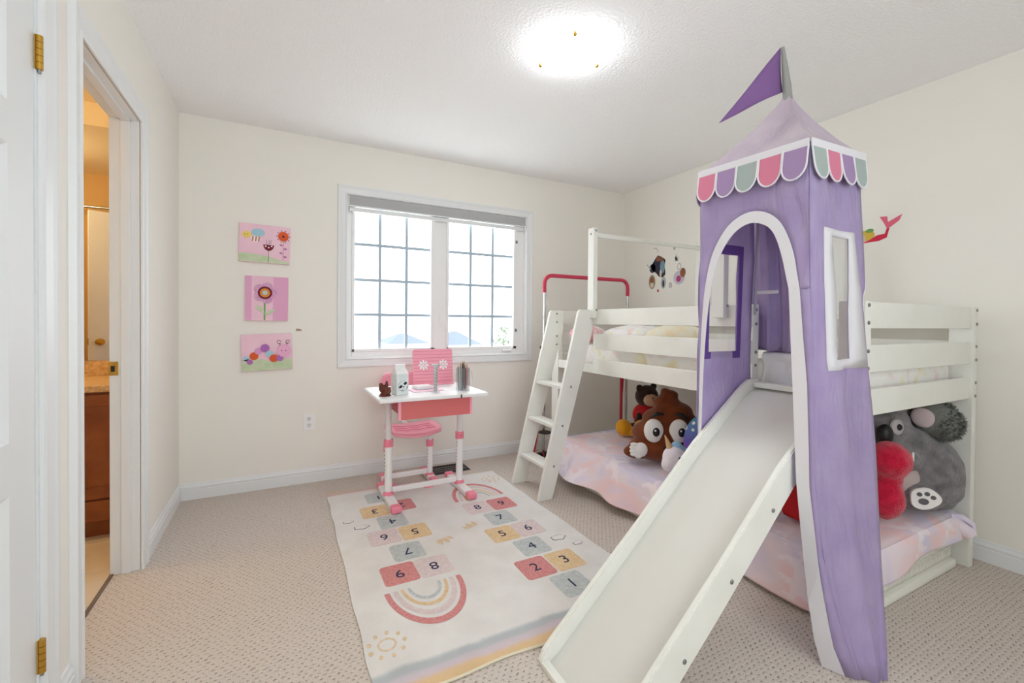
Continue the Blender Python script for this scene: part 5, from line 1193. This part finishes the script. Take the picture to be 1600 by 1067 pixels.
for i, (x, z, r, mt_) in enumerate(((-.126, -.036, .017, blu), (-.104, -.060, .018, pur), (-.078, -.022, .026, red_), (-.052, .010, .022, lpk), (-.012, .028, .027, pur), (.014, -.012, .023, blu), (.038, -.042, .026, red_), (.074, -.044, .021, pur), (.100, .006, .043, M('art_face_pink', (236, 176, 208), 0.7)))):
    p = art(c3, T3, 'button' if i < 8 else 'face', circ(x, z, r, None, 24), mt_, 0.0204 + 0.0011 * i)
for x in (.086, .112): art(c3, T3, 'eye', circ(x, .006, .0035, None, 8), dk, 0.0305)
for x, s in ((.072, -1), (.126, 1)):
    art(c3, T3, 'antenna', arcband(x, .066, .010, .013, 0, 1.8 * pi, 16), dk, 0.0204)
    art(c3, T3, 'antenna_stalk', [(x + s * -.008, .04), (x + s * -.005, .04), (x + s * -.004, .06), (x + s * -.008, .06)], dk, 0.0204)

# outlet
ol = thing('wall_outlet', 'white double wall outlet low on the window wall', 'outlet', (0.181, YB, 0.37))
quadbox('cover_plate', 0.146, 0.217, YB - 0.006, YB - 0.0005, 0.370, 0.487, whitep, ol, bev=0.002)
for z in (0.406, 0.451):
    bm = B(); prism(bm, circ(0.181, z, 0.015, 0.017, 20), 0.0085, Matrix.Translation((0, YB, 0))); so = mk('socket', bm, M('socket_white', (226, 226, 226), 0.4), ol)
    for dx in (-0.006, 0.006): quadbox('slot', 0.181 + dx - 0.0013, 0.181 + dx + 0.0013, YB - 0.0092, YB - 0.0083, z + 0.001, z + 0.010, blackm, so)
    quadbox('ground_slot', 0.181 - 0.002, 0.181 + 0.002, YB - 0.0092, YB - 0.0083, z - 0.009, z - 0.004, blackm, so)
# floor vent
fv = thing('floor_vent', 'dark metal floor vent in the carpet behind the desk', 'vent', (1.17, 3.28, 0))
vm = M('dark_vent', (66, 62, 60), 0.5, metal=0.4)
bm = B(); box(bm, 1.03, 1.31, 3.185, 3.20, 0.0, 0.005); box(bm, 1.03, 1.31, 3.355, 3.37, 0.0, 0.005); box(bm, 1.03, 1.045, 3.20, 3.355, 0.0, 0.005); box(bm, 1.295, 1.31, 3.20, 3.355, 0.0, 0.005); mk('frame', bm, vm, fv)
for k in range(13): quadbox('slat', 1.052 + k * 0.0188, 1.060 + k * 0.0188, 3.20, 3.355, 0.0005, 0.004, vm, fv)
for k in range(3): quadbox('cross_slat', 1.045, 1.295, 3.235 + k * 0.04, 3.24 + k * 0.04, 0.0005, 0.0045, M('light_vent', (150, 146, 140), 0.5), fv)
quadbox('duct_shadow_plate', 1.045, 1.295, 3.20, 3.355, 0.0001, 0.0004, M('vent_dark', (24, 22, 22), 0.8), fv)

# ------------------------------------------------------------------ decals on the right wall (plain generic shapes)
def decal(name, shapes, label):
    o = None
    for i, (pts, mat) in enumerate(shapes):
        bm = B(); T = Matrix.Translation((XR - 0.0003 - 0.0004 * i, 0, 0)) @ Matrix.Rotation(-pi / 2, 4, 'Z')
        # local x -> -y (rightwards in view), local -y -> -x (out of the wall)
        prism(bm, [(-y, z) for y, z in pts], 0.0004, T)
        if o is None: o = tag(mk(name, bm, mat), label, 'wall decal', 'wall decals above the bed')
        else: mk('decal_piece', bm, mat, o)
    return o
dn = M('decal_navy', (44, 46, 66), 0.6); dt = M('decal_teal', (120, 150, 168), 0.6); da_ = M('decal_auburn', (140, 84, 56), 0.6); dgy = M('decal_grey', (178, 180, 186), 0.6); dcr = M('decal_cream', (216, 200, 180), 0.6); dmg = M('decal_magenta', (176, 60, 110), 0.6)
def oval(y, z, ry, rz_, n=22): return circ(y, z, ry, rz_, n)
decal('wall_decal', [([(2.970 + .080 * cos(t) * (1 + .25 * cos(3 * t)), 1.665 + .095 * sin(t) * (1 + .2 * sin(2 * t))) for t in [2 * pi * k / 30 for k in range(30)]], dn), (oval(2.935, 1.66, .028, .06), dt), (oval(2.985, 1.735, .026, .024), da_), (oval(2.945, 1.725, .020, .02), da_), (oval(2.955, 1.60, .012, .035), dcr)], 'dark blue cluster decal, largest of the stickers on the wall')
decal('wall_decal', [(oval(3.055, 1.655, .038, .042), dn), ([(3.075, 1.66), (3.125, 1.70), (3.13, 1.695), (3.08, 1.645)], dgy)], 'small dark decal with a pale streak left of the blue cluster')
decal('wall_decal', [(oval(3.060, 1.530, .040, .066), M('decal_olive', (150, 140, 112), 0.6)), (oval(3.062, 1.548, .024, .030), da_), (oval(3.060, 1.500, .022, .024), dcr)], 'olive oval medallion decal below the blue cluster')
decal('wall_decal', [(oval(2.922, 1.515, .030, .055), dgy), (oval(2.922, 1.505, .012, .034), dn)], 'pale grey oval decal in the lower middle of the stickers')
decal('wall_decal', [(oval(2.745, 1.545, .062, .060), M('decal_lilac', (196, 190, 206), 0.6)), (oval(2.705, 1.585, .030, .040), da_), (oval(2.750, 1.535, .026, .028), dmg)], 'lilac round decal with auburn and magenta spots near the canopy post')
decal('wall_decal', [(oval(2.745, 1.64, .022, .030), dgy), (oval(2.745, 1.64, .014, .021), wallm)], 'tiny grey ring decal above the lilac round decal')
decal('wall_decal', [([(2.80, 1.69), (2.785, 1.74), (2.795, 1.71), (2.77, 1.76), (2.775, 1.71), (2.755, 1.735), (2.76, 1.69)], dgy)], 'pale grey spiky snow crystal decal on the right wall')
decal('wall_decal', [(oval(2.80, 1.805, .014, .014), dgy)], 'tiny grey dot decal at the upper right of the stickers')
decal('wall_decal', [([(3.045, 1.835), (3.02, 1.842), (2.995, 1.825), (2.985, 1.795), (2.992, 1.795), (3.002, 1.82), (3.02, 1.834), (3.045, 1.828)], dgy)], 'grey curl decal above the blue cluster')
decal('wall_decal', [(oval(2.985, 1.445, .012, .013), M('decal_red', (190, 70, 70), 0.6))], 'tiny red dot decal at the bottom of the stickers')
decal('wall_decal', [(oval(2.84, 1.485, .018, .026), dgy), (oval(2.84, 1.48, .006, .018), dcr)], 'tiny grey drop decal right of the pale oval')
dr_ = M('decal_crimson', (206, 40, 70), 0.6); dpk = M('decal_rose', (224, 104, 128), 0.6); dyl = M('decal_gold', (214, 180, 70), 0.6)
decal('wall_decal', [([(1.39, 1.632), (1.30, 1.634), (1.262, 1.648), (1.250, 1.700), (1.262, 1.704), (1.272, 1.672), (1.31, 1.668), (1.345, 1.648)], dr_), ([(1.262, 1.700), (1.278, 1.735), (1.298, 1.772), (1.262, 1.768), (1.258, 1.735), (1.225, 1.752), (1.192, 1.768), (1.205, 1.735), (1.250, 1.702)], dpk), (oval(1.365, 1.675, .045, .030), dyl), (oval(1.345, 1.70, .020, .012), grn), (oval(1.385, 1.66, .02, .024), dcr)], 'crimson and gold fish tail decal on the wall right of the tower')

# ------------------------------------------------------------------ folded tube frame behind the bed
fr = thing('folded_frame', 'folded metal frame with a red foam handlebar behind the bed', 'frame', (2.4, 3.2, 0))
def rounded(x0, x1, zt, r, y, zl, n=7):
    P = [Vector((x0, y, zl))]
    P += [Vector((x0 + r - r * cos(t), y, zt - r + r * sin(t))) for t in [pi / 2 * k / n for k in range(n + 1)]]
    P += [Vector((x1 - r + r * sin(t), y, zt - r + r * cos(t))) for t in [pi / 2 * k / n for k in range(n + 1)]]
    return P + [Vector((x1, y, zl))]
bm = B(); tube(bm, rounded(1.975, 2.89, 1.545, 0.075, 3.2, 1.40), 0.0165, 14); mk('foam_handlebar', bm, M('pink_red_foam', (206, 66, 92), 0.7), fr, smooth=True)
for x in (1.978, 2.887):
    bm = B(); tube(bm, [(x, 3.2, 0.02), (x, 3.2, 1.41)], 0.0125, 14); mk('chrome_pole', bm, chrome, fr, smooth=True)
for P in (((2.80, 3.17, 0.02), (2.80, 3.17, 0.66)), ((2.83, 3.20, 0.50), (2.865, 3.22, 0.70)), ((2.80, 3.17, 0.66), (2.92, 3.17, 0.70)), ((1.86, 3.17, 0.05), (1.90, 3.18, 0.22), (1.905, 3.19, 0.62))):
    bm = B(); tube(bm, P, 0.014, 12); mk('red_leg', bm, redm, fr, smooth=True)
bm = B(); tube(bm, [(1.88, 3.17, 0.035), (2.08, 3.17, 0.035)], 0.022, 12); mk('foot_tube', bm, redm, fr, smooth=True)
for x in (1.905, 1.96):
    bm = B(); tube(bm, [(x, 3.17, 0.035), (x + 0.04, 3.17, 0.035)], 0.026, 12); mk('rubber_foot', bm, blackm, fr, smooth=True)
bm = B(); lathe(bm, [(0, 0), (0.05, 0.0), (0.055, 0.006), (0.05, 0.012), (0, 0.014)], (1.965, 3.155, 0.222), 20); mk('black_disc', bm, blackm, fr, smooth=40)
jr = thing('skipping_rope', 'pink skipping rope with a black handle hung beside the ladder', 'skipping rope', (1.92, 3.15, 0.7))
bm = B(); tube(bm, [(1.925, 3.15, 0.92), (1.905, 3.15, 0.84), (1.895, 3.15, 0.70), (1.91, 3.15, 0.62), (1.935, 3.15, 0.72), (1.945, 3.15, 0.90)], 0.012, 10); mk('rope', bm, M('hot_pink', (216, 84, 150), 0.6), jr, smooth=True)
bm = B(); ball(bm, (1.932, 3.15, 0.94), (0.026, 0.022, 0.020), 16); mk('handle', bm, blackm, jr, smooth=True)
